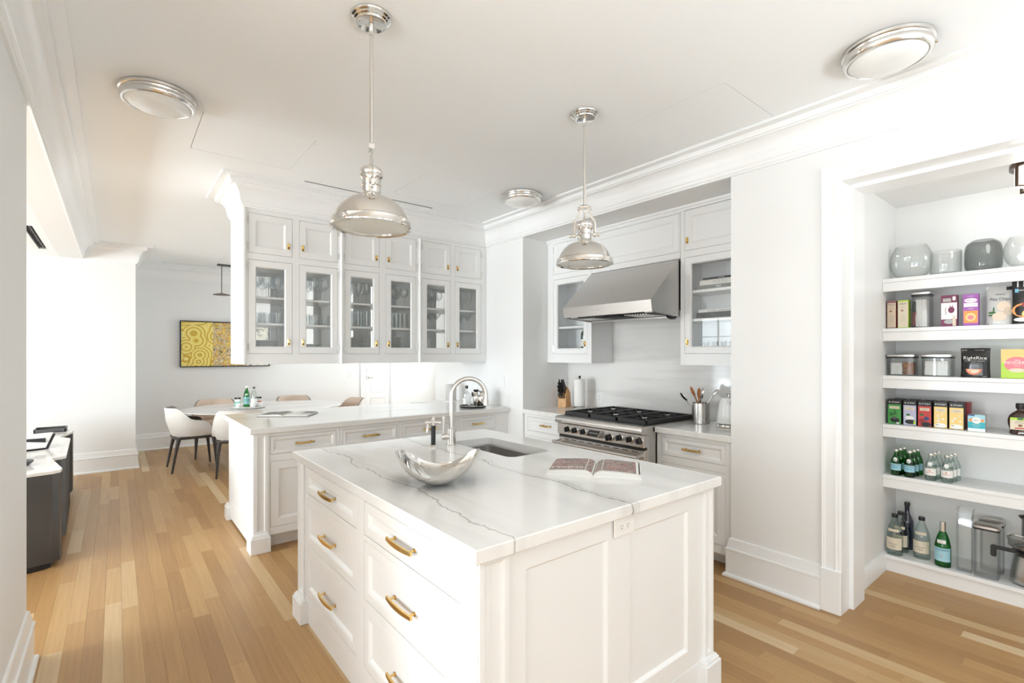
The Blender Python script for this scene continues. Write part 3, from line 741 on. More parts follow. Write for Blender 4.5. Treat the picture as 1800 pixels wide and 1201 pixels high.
# ---- glazed cabinets hanging over the peninsula
FH = Face('S', 4.35); FB = Face('N', 4.86); FHW = Face('W', .79)
HU = [(.79, 1.56, (.818, 1.151), (1.205, 1.531)), (1.56, 2.335, (1.592, 1.919), (1.981, 2.303)), (2.335, 3.149, (2.365, 2.695), (2.75, 3.083))]
HL = ['white glazed wall cabinet over the open left end of the peninsula', 'middle white glazed wall cabinet over the peninsula, behind the near pendant', 'white glazed wall cabinet over the peninsula beside the right wall']
SH1, SH2, SH0 = 1.712, 1.928, 1.50
for i, (a, b, d1, d2) in enumerate(HU):
    c = thing('wall_cabinet', HL[i], 'cabinet', ((a+b)/2, 4.6, 1.375), world=True)
    mb = MB(); e = .001
    mb.box(a+e, a+.022, 4.37, 4.84, 1.375, 2.615); mb.box(b-.022, b-e, 4.37, 4.84, 1.375, 2.615)
    mb.box(a+e, b-e, 4.37, 4.84, 1.375, SH0); mb.box(a+.02, b-.02, 4.371, 4.839, 2.185, 2.25); mb.box(a+.02, b-.02, 4.371, 4.839, 2.59, 2.615)
    m_ = (d1[1]+d2[0])/2
    hs = [(u0, u1, z0, z1) for u0, u1 in (d1, d2) for z0, z1 in ((1.46, 2.214), (2.266, 2.585))]
    frame(mb, FH, a+e, b-e, 1.375, 2.62, hs); frame(mb, FB, a+e, b-e, 1.375, 2.62, hs)
    part('carcass', mb, M['cab'], c, ang=15)
    for z in (SH1, SH2):
        mb = MB(); mb.box(a+.024, b-.024, 4.40, 4.81, z-.018, z, .002); part('shelf', mb, M['cab'], c)
    for F, k in ((FH, 1), (FB, 0)):
        for j, (u0, u1) in enumerate((d1, d2)):
            ln = (u1-.030 if j == 0 else u0+.030) if k else None; hg = (u0 if j == 0 else u1) if k else None
            door(F, c, u0, u1, 1.46, 2.214, glass=True, latch=ln, hinge=hg, st=.058, lz=1.555)
            door(F, c, u0, u1, 2.266, 2.585, latch=ln, hinge=hg, st=.055, lz=2.352)
    if i:
        mb = MB(); mb.box(a-.011, a+.011, 4.333, 4.352, 1.372, 2.60, .004); mb.tube([(a, 4.333, 1.372), (a, 4.333, 2.60)], .008, 10); part('bead', mb, M['cab'], c)
    else:
        mb = MB(); FHW.rings(mb, 4.35, 4.86, 1.375, 2.62, [(0, -.01), (0, .010), (.05, .010), (.055, .004), (.065, .002)]); mb.box(.781, .80, 4.338, 4.36, 1.375, 2.62, .003); part('end_panel', mb, M['cab'], c, ang=15)

# ---- range wall: wall cabinets, base cabinets, backsplash
M['marble_b'] = marble('marble_backsplash', [(.05, .06, .006, .22)], cloud=.075, axis='Y', cs=1.6, rough=.06)
m2 = M['marble_b']
for nd in m2.node_tree.nodes:
    if nd.type == 'MAPPING': nd.inputs['Scale'].default_value = (1, .8, 9); nd.inputs['Rotation'].default_value = (.10, 0, 0)
    if nd.type == 'SEPXYZ': sepn = nd
mb = MB(); mb.box(3.785, 3.80, 1.61, 3.73, .915, 2.21); struct('trim_5', mb, m2)
FU = Face('W', 3.48); FL = Face('W', 3.17)
def wallcab(label, y0, y1, z0, doors, glassd, side=None):
    c = thing('wall_cabinet', label, 'cabinet', (3.63, (y0+y1)/2, z0), world=True)
    mb = MB(); e = .001
    holes = [d[:4] for d in doors]
    frame(mb, FU, y0+e, y1-e, z0, 2.612, holes)
    mb.box(3.50, 3.784, y0+e, y0+.02, z0, 2.612); mb.box(3.50, 3.784, y1-.02, y1-e, z0, 2.612); mb.box(3.765, 3.784, y0+.02, y1-.02, z0, 2.612)
    mb.box(3.50, 3.765, y0+.02, y1-.02, z0, z0+.13 if glassd else z0+.02); mb.box(3.50, 3.765, y0+.02, y1-.02, 2.195, 2.25); mb.box(3.50, 3.765, y0+.02, y1-.02, 2.59, 2.61)
    if side: Face('S', y0).rings(mb, 3.58, 3.70, 1.45, 1.575, [(0, .001), (.004, -.003), (.012, -.003)])
    part('carcass', mb, M['cab'], c, ang=15)
    for d in doors: door(FU, c, *d[:4], glass=d[4], latch=d[5], hinge=d[6], st=.055, lz=d[7])
    return c
cl = wallcab('white glass-door wall cabinet left of the range hood', 3.122, 3.729, 1.372, [(3.175, 3.64, 1.46, 2.214, True, 3.205, 3.64, 1.555), (3.175, 3.64, 2.266, 2.575, False, None, 3.64, 2.35)], True, True)
ch = wallcab('long white lift-up cabinet directly above the range hood', 2.19, 3.12, 2.215, [(2.20, 3.10, 2.266, 2.575, False, None, None, 2.35)], False)
cr = wallcab('white glass-door wall cabinet right of the range hood', 1.611, 2.188, 1.372, [(1.64, 2.152, 1.46, 2.214, True, 2.130, None, 1.548), (1.64, 2.152, 2.266, 2.585, False, 2.130, None, 2.345)], True)
for c, y0, y1 in ((cl, 3.145, 3.705), (cr, 1.635, 2.165)):
    for z in (1.733, 1.955) if c is cr else (1.735,):
        mb = MB(); mb.box(3.51, 3.76, y0, y1, z-.022, z, .002); part('shelf', mb, M['cab'], c)
mb = MB(); mb.sweep([(3.48, 1.611), (3.48, 3.729)], [(0, 2.585), (.008, 2.585), (.010, 2.600), (.022, 2.605), (.026, 2.62), (0, 2.62)]); struct('trim_6', mb, M['trim'])
for y0, y1, u0, u1, lb, ku in ((3.108, 3.729, 3.155, 3.683, 'white base cabinet left of the range', 3.19), (1.611, 2.19, 1.658, 2.150, 'white base cabinet right of the range', 2.12)):
    c = thing('base_cabinet', lb, 'cabinet', (3.5, (y0+y1)/2, 0), world=True)
    mb = MB(); mb.box(3.19, 3.784, y0+.001, y1-.001, .11, .872); mb.box(3.30, 3.784, y0+.001, y1-.001, 0, .11)
    frame(mb, FL, y0+.001, y1-.001, .11, .872, [(u0, u1, .708, .842), (u0, u1, .166, .656)])
    part('carcass', mb, M['cab'], c, ang=15)
    drawer(FL, c, u0, u1, .708, .842, pull=PULL_M, st=.030); door(FL, c, u0, u1, .166, .656, st=.06, knob=ku, lz=.24)
M['marble_s'] = marble('marble_small', [(.0, .2, .02, .1)], cloud=.06, axis='Y')
slab('worktop', 'short white marble worktop left of the range under the knife block', 3.135, 3.785, 3.108, 3.729, M['marble_s'])
slab('worktop', 'short white marble worktop right of the range under the kettle', 3.135, 3.785, 1.611, 2.19, M['marble_s'])

# ---- pantry shelves
PZ = [.11, .646, .985, 1.312, 1.628, 1.96]
PL = ['lowest white pantry shelf, just above the floor', 'second lowest white pantry shelf, holding small bottles', 'third white pantry shelf from the floor, holding tea boxes', 'third white pantry shelf from the top, holding lidded tubs', 'second highest white pantry shelf, holding cartons and bags', 'topmost white pantry shelf, holding glass vases']
for z, lb in zip(PZ, PL):
    c = thing('pantry_shelf', lb, 'shelf', (4.19, .30, z-.08), world=True)
    mb = MB(); mb.box(4.032, 4.349, -1.499, 1.009, z-.022, z); part('board', mb, M['cab'], c)
    mb = MB()
    if z > .2: mb.box(4.026, 4.05, -1.499, 1.009, z-.024, z+.0005, .002); mb.box(4.032, 4.055, -1.499, 1.009, z-.084, z-.0245, .0015)
    else: mb.box(4.026, 4.05, -1.499, 1.009, z-.024, z+.0005, .002); mb.box(4.045, 4.07, -1.499, 1.009, 0, z-.0245)
    part('edge_strip', mb, M['cab'], c)
# ================================================================ lights and appliances
# ---- pendants
def pendant(x, y, ang, label):
    t = thing('pendant_lamp', label, 'pendant lamp', (x, y, 1.975), ang, 'nickel pendants over the island')
    top = H-1.975
    mb = MB(); mb.lathe([(0, top), (.078, top), (.080, top-.004), (.078, top-.010), (.070, top-.014), (.070, top-.020), (.062, top-.024), (.060, top-.030), (.054, top-.032), (0, top-.028)], n=40); part('canopy', mb, M['chrome'], t)
    mb = MB(); mb.cyl(0, 0, .335, top-.03, .0075, 14); mb.cyl(0, 0, top-.075, top-.03, .010, 14); part('rod', mb, M['nickel'], t)
    mb = MB(); mb.tube([(-.038, 0, .315), (.038, 0, .315)], .006, 10)
    for s_ in (-1, 1):
        mb.tube([(s_*.030, 0, .315), (s_*.040, 0, .315)], .010, 12)
        pts = [(s_*.022, 0, .335), (s_*.022, 0, .305), (s_*.028, 0, .285), (s_*.042, 0, .262), (s_*.055, 0, .245), (s_*.058, 0, .230), (s_*.058, 0, .170), (s_*.058, 0, .155)]
        mb.tube(pts, .0075, 8, flat=.42)
        mb.tube([(s_*.040, 0, .163), (s_*.078, 0, .163)], .0045, 8); mb.tube([(s_*.050, 0, .163), (s_*.066, 0, .163)], .013, 14)
    mb.tube([(-.020, 0, .325), (.020, 0, .325)], .013, 14)
    part('yoke', mb, M['chrome'], t)
    for s_ in (-1, 1):
        mb = MB(); mb.tube([(s_*.070, 0, .163), (s_*.074, 0, .163), (s_*.082, 0, .163), (s_*.086, 0, .163)], [.009, .0125, .0125, .009], 14); part('thumb_screw', mb, M['chrome'], t)
    mb = MB(); mb.lathe([(0, .300), (.006, .300), (.006, .262), (.012, .252), (.016, .246), (.030, .243), (.040, .238), (.044, .230), (.046, .219), (.044, .214), (.040, .212), (.046, .209), (.047, .200), (.042, .195), (.038, .190), (.038, .170), (.041, .167), (.038, .163), (.038, .142), (.034, .136)], n=36)
    part('socket_housing', mb, M['chrome'], t)
    dome = [(.034, .138), (.040, .136), (.045, .128), (.050, .122), (.070, .117), (.095, .104), (.118, .084), (.136, .060), (.148, .036), (.152, .026)]
    mb = MB(); mb.lathe(dome+[(.149, .026), (.145, .036), (.133, .058), (.115, .081), (.093, .100), (.068, .112), (.034, .118)], n=56); part('shade', mb, M['chrome'], t)
    mb = MB(); mb.lathe([(.151, .026), (.160, .022), (.161, .002), (.163, -.002), (.162, -.006), (.156, -.008), (.151, -.004), (.151, .026)], n=56); part('rim_band', mb, M['chrome'], t)
    for k in range(4):
        a = PI/4+k*PI/2; mb = MB(); c_, s_ = math.cos(a), math.sin(a)
        mb.tube([(c_*.158, s_*.158, .012), (c_*.166, s_*.166, .012), (c_*.169, s_*.169, .012)], [.010, .010, .006], 12); part('rim_screw', mb, M['chrome'], t)
    mb = MB(); mb.lathe([(0, -.006), (.10, -.0035), (.1515, .001), (.1515, .004), (0, .004)], n=48); part('diffuser', mb, M['frost'], t)
    return t
pendant(.815, 1.926, math.radians(72), 'polished nickel dome pendant nearest the camera, left of the two')
pendant(2.093, 1.931, math.radians(128), 'polished nickel dome pendant in front of the range hood, farther of the two')
# ---- flush ceiling lights
def flush(x, y, label):
    t = thing('ceiling_light', label, 'ceiling light', (x, y, H-.088), 0, 'round flush ceiling lights in the kitchen')
    mb = MB(); mb.lathe([(0, .088), (.168, .088), (.172, .083), (.170, .072), (.163, .068), (.160, .060), (0, .060)], n=56); part('base_ring', mb, M['nickel'], t)
    mb = MB(); mb.lathe([(.150, .058), (.166, .058), (.168, .052), (.166, .040), (.158, .030), (.150, .028), (.146, .034), (.150, .058)], n=56); part('trim_ring', mb, M['nickel'], t)
    for k in range(3):
        a = k*2*PI/3+.7; mb = MB(); mb.tube([(.160*math.cos(a), .160*math.sin(a), .046), (.173*math.cos(a), .173*math.sin(a), .046)], .006, 10); part('screw', mb, M['chrome'], t)
    mb = MB(); mb.lathe([(.149, .036), (.140, .026), (.115, .012), (.080, .003), (.040, -.002), (0, -.003)], n=48); part('glass_dome', mb, M['opal'], t)
    return t
flush(.176, 3.205, 'round nickel and opal ceiling light at upper left')
flush(2.700, .660, 'round nickel and opal ceiling light at upper right above the pantry wall')
flush(2.745, 3.262, 'small looking round ceiling light between the two pendants, by the far crown moulding')
# bronze pantry light
t = thing('pantry_light', 'bronze framed drum light on the pantry ceiling at the right edge', 'ceiling light', (3.74, .245, 2.328))
mb = MB(); mb.lathe([(0, .17), (.12, .17), (.125, .165), (.125, .15), (.118, .146), (0, .146)], n=40); mb.lathe([(.118, .128), (.132, .128), (.132, .104), (.118, .104), (.118, .128)], n=40); part('ring', mb, M['bronze'], t)
for k in range(4):
    a = k*PI/2+2.35; mb = MB(); c_, s_ = math.cos(a), math.sin(a); mb.tube([(c_*.128, s_*.128, .165), (c_*.132, s_*.132, .10), (c_*.132, s_*.132, .0)], .007, 8); mb.tube([(c_*.132, s_*.132, .004), (c_*.02, s_*.02, .004)], .005, 8); part('strap', mb, M['bronze'], t)
mb = MB(); mb.lathe([(0, .02), (.108, .02), (.112, .026), (.112, .142), (0, .142)], n=40); part('glass_drum', mb, mat('lit_opal_glass', (.86, .86, .84), .2, emis=(1, .96, .90), es=1.1), t)
ld = bpy.data.lights.new('pantry_lamp', 'POINT'); ld.energy = 3; ld.shadow_soft_size = .11; ld.color = (1, .97, .93)
lo = bpy.data.objects.new('pantry_lamp', ld); lo.location = (3.74, .245, 2.24); COL.objects.link(lo)

# ---- range
rg = thing('range_cooker', 'stainless steel range with six burners and black knobs, set in the wall recess', 'range cooker', (3.4, 2.649, 0), world=True)
Y0_, Y1_ = 2.196, 3.102
mb = MB(); mb.box(3.06, 3.783, Y0_, Y1_, .10, .905, .002); mb.box(3.20, 3.78, Y0_+.03, Y1_-.03, .01, .10); part('body', mb, M['steelv'], rg)
mb = MB(); mb.prismax([(2.985, .888), (2.985, .900), (2.995, .918), (3.02, .922), (3.783, .922), (3.783, .905), (3.06, .905), (3.06, .862), (2.995, .862), (2.985, .872)], Y0_-.001, Y1_+.001, 'y'); part('top_rim', mb, M['steel'], rg)
mb = MB(); mb.box(3.015, 3.065, Y0_, Y1_, .765, .858, .003); cp = part('control_panel', mb, M['steel'], rg)
mb = MB(); mb.box(3.035, 3.06, Y0_+.01, Y1_-.01, .857, .866); mb.box(3.03, 3.06, Y0_+.01, Y1_-.01, .742, .766); part('shadow_gap', mb, M['black'], rg)
kn = MB(); kn.mat(M['chrome']); kn.tube([(0, 0, 0), (0, -.006, 0), (0, -.010, 0), (0, -.010, 0)], [.030, .030, .026, .0], 24)
kn.mat(M['black']); kn.tube([(0, -.008, 0), (0, -.034, 0), (0, -.038, 0)], [.023, .021, .018], 20); kn.box(-.006, .006, -.046, -.03, -.021, .021, .002)
KN = mesh_from('knob', kn, None)
for yk, zk, s_ in ((2.965, .816, 1), (2.880, .816, 1), (2.786, .816, 1), (2.510, .806, 1.15), (2.411, .816, 1), (2.316, .816, 1), (2.226, .816, 1)):
    k = spart('knob', KN, rg, (3.014, yk, zk), -PI/2, 'black knob with chrome bezel'); k.scale = (s_, s_, s_)
mb = MB(); mb.mat(M['steelv']); mb.prismax([(3.015, .785), (2.965, .795), (2.955, .803), (2.995, .845), (3.015, .848)], 2.585, 2.715, 'y'); mb.mat(M['black']); mb.add([(2.9545, 2.592, .8035), (2.9545, 2.708, .8035), (2.992, 2.708, .8435), (2.992, 2.592, .8435)], [(0, 1, 2, 3)])
mb.mat(pm('silver', (.5, .5, .5)))
for k in range(5): y = 2.606+k*.018; mb.add([(2.970, y, .8215), (2.970, y+.011, .8215), (2.976, y+.011, .8275), (2.976, y, .8275)], [(0, 1, 2, 3)])
part('display', mb, None, rg)
mb = MB(); mb.box(3.03, 3.07, Y0_+.004, Y1_-.004, .14, .742, .004); Face('W', 3.03).rings(mb, 2.32, 2.98, .22, .58, [(0, .001), (.004, .001), (.006, -.002)]); od = part('oven_door', mb, M['steel'], rg)
mb = MB(); mb.mat(M['black']); mb.box(3.028, 3.031, 2.36, 2.94, .26, .54); part('window', mb, None, od)
mb = MB(); mb.tube([(2.955, Y0_+.03, .700), (2.955, Y1_-.03, .700)], .0145, 16)
for y in (Y0_+.03, Y1_-.03): mb.tube([(3.03, y, .700), (2.955, y, .700)], .016, 14); mb.tube([(2.955, y-.018, .700), (2.955, y+.018, .700)], .019, 16)
part('handle', mb, M['steel'], od)
Fk = Face('W', 3.03)
for k in range(9): y = 2.26+k*.09; mb = MB(); Fk.box(mb, y, y+.055, -.001, .001, .722, .728); part('vent_slot', mb, M['black'], od)
mb = MB(); mb.box(3.05, 3.2, Y0_+.01, Y1_-.01, .03, .13, .003); part('kick_panel', mb, M['steelv'], rg)
mb = MB(); mb.mat(M['steel']); mb.box(2.983, 2.986, 3.015, 3.098, .868, .892, .001)
t0 = len(mb.v); mb.mat(pm('black', (0, 0, 0))); mb.text('WOLF', .022, 0, 0, 0, wide=1.15)
for i in range(t0, len(mb.v)): x_, y_, z_ = mb.v[i]; mb.v[i] = (2.9822, 3.058-x_, .8803+z_)
part('badge', mb, None, rg)
mb = MB(); mb.box(3.075, 3.74, Y0_+.02, Y1_-.02, .922, .928); part('burner_tray', mb, M['iron'], rg)
for i in range(3):
    ya = Y0_+.025+i*.287; yb = ya+.282; mb = MB(); z0, z1 = .938, .957
    for y in (ya, yb-.012): mb.box(3.085, 3.73, y, y+.012, .928, z1, .002)
    for x in (3.085, 3.402, 3.718): mb.box(x, x+.012, ya, yb, .928, z1, .002)
    for xc in (3.25, 3.565):
        yc = (ya+yb)/2
        for k in range(4):
            a = k*PI/2; c_, s_ = math.cos(a), math.sin(a); R1 = .155 if k % 2 == 0 else .138
            mb.tube([(xc+c_*.028, yc+s_*.028, z1-.008), (xc+c_*R1, yc+s_*R1, z1-.008)], .0062, 6)
            a += PI/4; c_, s_ = math.cos(a), math.sin(a); mb.tube([(xc+c_*.045, yc+s_*.045, z1-.009), (xc+c_*.20*.93, yc+s_*.20*.93, z1-.009)], .005, 6)
    g_ = part('grate', mb, M['iron'], rg)
    for xc in (3.25, 3.565):
        mb = MB(); mb.lathe([(0, .928), (.045, .928), (.045, .934), (.034, .937), (.034, .943), (0, .945)], xc, (ya+yb)/2, 20); b_ = part('burner', mb, M['black'], rg)
        mb = MB(); mb.tube([(xc-.03, (ya+yb)/2, .951), (xc+.03, (ya+yb)/2, .951)], .0058, 8); part('grate_hub', mb, M['nickel'], b_)

# ---- hood
hd = thing('range_hood', 'large sloping stainless steel hood above the range', 'range hood', (3.45, 2.66, 1.75), world=True)
A0, A1 = 2.196, 3.118
mb = MB(); sec = [(3.115, 1.778), (3.100, 1.865), (3.470, 2.208), (3.479, 2.208), (3.479, 1.752), (3.46, 1.752)]
mb.add([(x, A0, z) for x, z in sec]+[(x, A1, z) for x, z in sec], [(0, 1, 7, 6), (1, 2, 8, 7), (2, 3, 9, 8), (0, 5, 4, 3, 2, 1), (6, 7, 8, 9, 10, 11), (3, 4, 10, 9)]); part('canopy', mb, M['steel'], hd, ang=12)
mb = MB(); mb.box(3.482, 3.784, A0+.004, A1-.03, 1.80, 2.20); part('duct_box', mb, M['steelv'], hd)
mb = MB(); mb.add([(3.13, A0+.01, 1.785), (3.13, A1-.01, 1.785), (3.474, A1-.01, 1.764), (3.474, A0+.01, 1.764)], [(0, 1, 2, 3)]); part('underside', mb, M['darkgrey'], hd)
for k in range(3):
    y = 2.30+k*.27; mb = MB()
    for j in range(9): yy = y+j*.025; mb.box(3.19, 3.42, yy, yy+.012, 1.765, 1.773, .001)
    part('baffle', mb, M['iron'] if k == 1 else M['nickel'], hd)
for y in (2.26, 3.04): mb = MB(); mb.lathe([(0, 1.775), (.030, 1.775), (.034, 1.781), (.034, 1.784)], 3.165, y, 20); part('lamp', mb, M['opal'], hd)
mb = MB(); mb.tube([(3.33, A0+.02, 1.755), (3.36, A0+.02, 1.745), (3.40, A0+.02, 1.742), (3.44, A0+.02, 1.745), (3.47, A0+.02, 1.755)], [.006, .012, .014, .012, .006], 10); part('lamp_cover', mb, M['black'], hd)

# ================================================================ objects on the worktops
# ---- chrome saddle bowl
mb = MB(); nr, na = 24, 120; vs = []; R0 = math.radians(-34)
def bowl_pt(s_, th, off=0):
    c2 = math.cos(2*(th-R0)); c2 = math.copysign(abs(c2)**.8, c2); q_ = s_*1.35; rr_ = (.160+.016*c2+off)*math.sin(q_)/math.sin(1.35); zr = .092+.044*c2
    return (rr_*math.cos(th), rr_*math.sin(th)*1.0, zr*(1-math.cos(q_))/(1-math.cos(1.35)))
for k in range(nr+1):
    for j in range(na): vs.append(bowl_pt(k/nr, 2*PI*j/na))
for k in range(nr, -1, -1):
    for j in range(na):
        x, y, z = bowl_pt(k/nr, 2*PI*j/na); f = (k/nr); vs.append((x*(1-.012*f), y*(1-.012*f), z+.0028*(1-.75*f)))
fs = [(k*na+j, k*na+(j+1) % na, (k+1)*na+(j+1) % na, (k+1)*na+j) for k in range(2*nr+1) for j in range(na)]
mb.add(vs, fs); bw = solid('fruit_bowl', mb, M['chrome'], 'empty mirror-polished bowl with wavy rim on the island worktop', 'bowl', loc=(1.055, 1.80, .9152), ang=50)
# ---- open books
def page_mat(name, cols, sc_=(9, 14, 1), thr=.5):
    m, n, l, b = nmat(name); b.inputs['Roughness'].default_value = .45
    tc = n.new('ShaderNodeTexCoord'); mp = n.new('ShaderNodeMapping'); mp.inputs['Scale'].default_value = sc_; l.new(tc.outputs['Object'], mp.inputs[0])
    t = n.new('ShaderNodeTexNoise'); t.inputs['Scale'].default_value = 1; t.inputs['Detail'].default_value = 8; t.inputs['Distortion'].default_value = 1.2; l.new(mp.outputs[0], t.inputs['Vector'])
    k = len(cols); r = ramp(n, [(.32+.36*i/(k-1), c) for i, c in enumerate(cols)]); l.new(t.outputs['Fac'], r.inputs[0]); l.new(r.outputs[0], b.inputs['Base Color']); return m
photo1 = page_mat('print_photo', [(.03, .03, .03), (.16, .14, .13), (.42, .38, .35), (.20, .17, .16), (.40, .12, .10), (.58, .54, .50), (.25, .22, .20)], (26, 38, 1))
photo2 = page_mat('print_photo_grey', [(.03, .03, .03), (.10, .10, .10), (.22, .22, .21), (.5, .5, .49)], (10, 10, 1))
def open_book(loc, rz, W, D, label, ph, title, cover, left_img, right_img, th=.020):
    t = thing('open_book', label, 'book', loc, rz)
    mb = MB(); mb.box(-W-.006, W+.006, -D/2-.004, D/2+.004, 0, .0025, .001); part('cover', mb, cover, t)
    def zt_(x): a = abs(x)/W; return .0028+th*(min(1, (a/.16))**.5)*(1-.42*a**2.2)*(1 if a > 0 else .2)
    for s_ in (-1, 1):
        mb = MB(); n = 14; xs = [s_*W*(k/n)**1.4 for k in range(n+1)]
        vs = []
        for x in xs:
            for y, z in ((-D/2, .0026), (D/2, .0026), (D/2, zt_(x)), (-D/2, zt_(x))): vs.append((x, y, z))
        fs = []
        mb.mat(M['page'])
        for k in range(n):
            for q in range(4): j = (q+1) % 4; fs.append((4*k+q, 4*k+j, 4*k+4+j, 4*k+4+q))
        fs += [(0, 1, 2, 3), (4*n+3, 4*n+2, 4*n+1, 4*n)]; mb.add(vs, fs)
        def sheet(a0, a1, y0, y1, m_, h_=.0006):
            mb.mat(m_); k_ = 10; v_ = []
            for i in range(k_+1):
                x = s_*W*(a0+(a1-a0)*i/k_)
                for y in (y0, y1): v_.append((x, y*D/2, zt_(x)+h_))
            mb.add(v_, [(2*i, 2*i+1, 2*i+3, 2*i+2) for i in range(k_)])
        sheet(.02, .995, -.99, .99, M['paper'], .0004)
        im = left_img if s_ < 0 else right_img
        for a0, a1, y0, y1, m_ in im: sheet(a0, a1, y0, y1, m_, .0009)
        if s_ < 0 and title:
            o = len(mb.v); mb.mat(pm('white', (1, 1, 1))); mb.text(title, .05, 0, 0, 0, wide=1.0)
            for i in range(o, len(mb.v)): x_, y_, z_ = mb.v[i]; xx = -W*.60+x_; mb.v[i] = (xx, -D*.30+z_, zt_(xx)+.0016)
        part('pages', mb, None, t, ang=40)
    return t
open_book((1.735, 1.535, .9152), math.radians(-52.5), .205, .255, 'open picture book with reddish grey photographs on the island worktop', photo1, 'TWINS', M['white'],
          [(.04, .97, -.92, .95, photo1)], [(.04, .90, -.88, .95, photo1), (.955, .985, -.9, .95, M['black'])], .024)
open_book((1.20, 4.66, .9152), math.radians(-35), .21, .27, 'open book with a black and white page on the peninsula end', photo2, '115', M['black'],
          [(.10, .97, -.80, .92, photo2)], [(.55, .97, -.2, .92, photo2)], .016)
# ---- knife block
kb = thing('knife_block', 'beech knife block full of black-handled knives left of the range', 'knife block', (3.60, 3.60, .9155), math.radians(-74))
mb = MB(); sec = [(-.055, 0), (.062, 0), (.040, .15), (-.010, .205), (-.050, .095)]
mb.prismax([(a, c) for a, c in sec], -.045, .045, 'x'); mb.v = [(x, y, z) for x, y, z in mb.v]; part('block', mb, M['beech'], kb)
mb = MB(); mb.mat(pm('black', (0, 0, 0))); mb.text('WUSTHOF', .012, .005, .032, -.0535); part('imprint', mb, None, kb)
rk = random.Random(3)
sl = Vector((0, .040, .110)).normalized(); nn = Vector((0, -.94, .342)); 
for r_ in range(4):
    for c_ in range(3 if r_ else 2):
        p = Vector((-.028+c_*.028, -.046+.040*(r_+.35)/4.2, .105+.105*(r_+.35)/4.4)); d = Vector((0, -.50, .86)); L = .085+.028*r_/3+rk.uniform(-.006, .008)
        e = Vector((rk.uniform(-.06, .06), 0, 0)); mb = MB(); q = (d+e).normalized()
        mb.tube([p, p+q*.012, p+q*.02, p+q*L*.55, p+q*L*.9, p+q*L], [.0075, .0085, .0100, .0090, .0115, .007], 8, flat=.62)
        k = part('knife_handle', mb, M['black'], kb)
        mb = MB()
        for f in (.35, .55, .75): mb.tube([p+q*L*f+Vector((-.0075, 0, 0)), p+q*L*f+Vector((.0075, 0, 0))], .0022, 6)
        part('rivet', mb, M['chrome'], k)
for s_ in (-1, 1):
    pts = [Vector((s_*.017+.017*math.cos(a), -.066-.010*math.sin(a), .118+.024*math.sin(a))) for a in [2*PI*k/16 for k in range(17)]]
    mb = MB(); mb.tube(pts, .0052, 8, caps=False); part('scissor_handle', mb, M['black'], kb)
# ---- paper towel
pt = thing('paper_towel', 'roll of white paper towel on a chrome stand left of the range', 'paper towel roll', (3.62, 3.405, .915))
mb = MB(); mb.lathe([(0, 0), (.078, 0), (.080, .004), (.080, .012), (.072, .018), (.030, .020), (0, .020)], n=32); part('stand_base', mb, M['chrome'], pt)
mb = MB(); mb.lathe([(.018, .022), (.056, .022), (.058, .026), (.058, .290), (.056, .294), (.018, .294), (.018, .022)], n=40); part('roll', mb, mat('paper_towel', (.83, .82, .80), .95, bump=.6, nscale=120), pt)
mb = MB(); mb.cyl(0, 0, .02, .305, .006, 10); mb.lathe([(0, .300), (.008, .302), (.012, .309), (.009, .316), (.015, .320), (.010, .326), (0, .327)], n=16); part('finial', mb, M['black'], pt, label='black finial')
# ---- utensil crock
uc = thing('utensil_crock', 'brushed steel crock of cooking spoons right of the range', 'utensil holder', (3.57, 2.068, .915))
mb = MB(); mb.lathe([(0, 0), (.064, 0), (.066, .003), (.066, .160), (.0635, .160), (.0635, .006), (0, .006)], n=40); part('crock', mb, M['steelv'], uc)
def spoon(parent, base, tip, m_, bw_, bl, name, label):
    base = Vector(base); tip = Vector(tip); d = (tip-base).normalized(); mb = MB(); e = tip-d*bl
    mb.tube([base, (base+e)/2, e, e+d*.01], [.004, .0045, .005, .006], 8)
    side = Vector((-.55, -.83, 0)); side = (side-d*side.dot(d)).normalized(); nrm = d.cross(side)
    vs = []; na = 14; rg_ = [(0, 0)]
    for k in range(1, 5):
        for j in range(na):
            a = 2*PI*j/na; rr_ = k/4; vs.append(e+d*(bl/2+bl/2*rr_*math.cos(a))+side*(bw_/2*rr_*math.sin(a))+nrm*(.010*(rr_**2-1)))
    c0 = len(vs); vs.append(e+d*bl/2-nrm*.010)
    fs = [(c0, j, (j+1) % na) for j in range(na)]+[(k*na+j, k*na+(j+1) % na, (k+1)*na+(j+1) % na, (k+1)*na+j) for k in range(3) for j in range(na)]
    o = len(vs); vs2 = [v+nrm*.0035 for v in vs]; fs2 = [tuple(i+o for i in f) for f in fs]
    mb.add(vs+vs2, fs+fs2+[(3*na+j, 3*na+(j+1) % na, o+3*na+(j+1) % na, o+3*na+j) for j in range(na)])
    g = uc.location; mb.v = [(x+g[0], y+g[1], z+g[2]) for x, y, z in mb.v]
    return solid(name, mb, m_, label, 'spoon', ang=60)
spoon(uc, (.02, -.02, .02), (-.09, .125, .235), M['chrome'], .060, .085, 'serving_spoon', 'steel serving spoon leaning left out of the utensil crock')
spoon(uc, (.02, -.03, .02), (-.03, .070, .285), M['cherry'], .050, .085, 'wooden_spoon', 'left reddish wooden spoon in the utensil crock')
spoon(uc, (-.01, .01, .02), (.0, .015, .275), M['cherry'], .056, .085, 'wooden_spoon', 'middle reddish wooden spoon in the utensil crock')
spoon(uc, (.0, .03, .02), (-.025, -.032, .285), M['chrome'], .062, .095, 'ladle', 'steel ladle upright in the utensil crock')
spoon(uc, (-.02, .03, .02), (.03, -.12, .270), M['chrome'], .030, .07, 'serving_fork', 'steel serving fork leaning right out of the utensil crock')
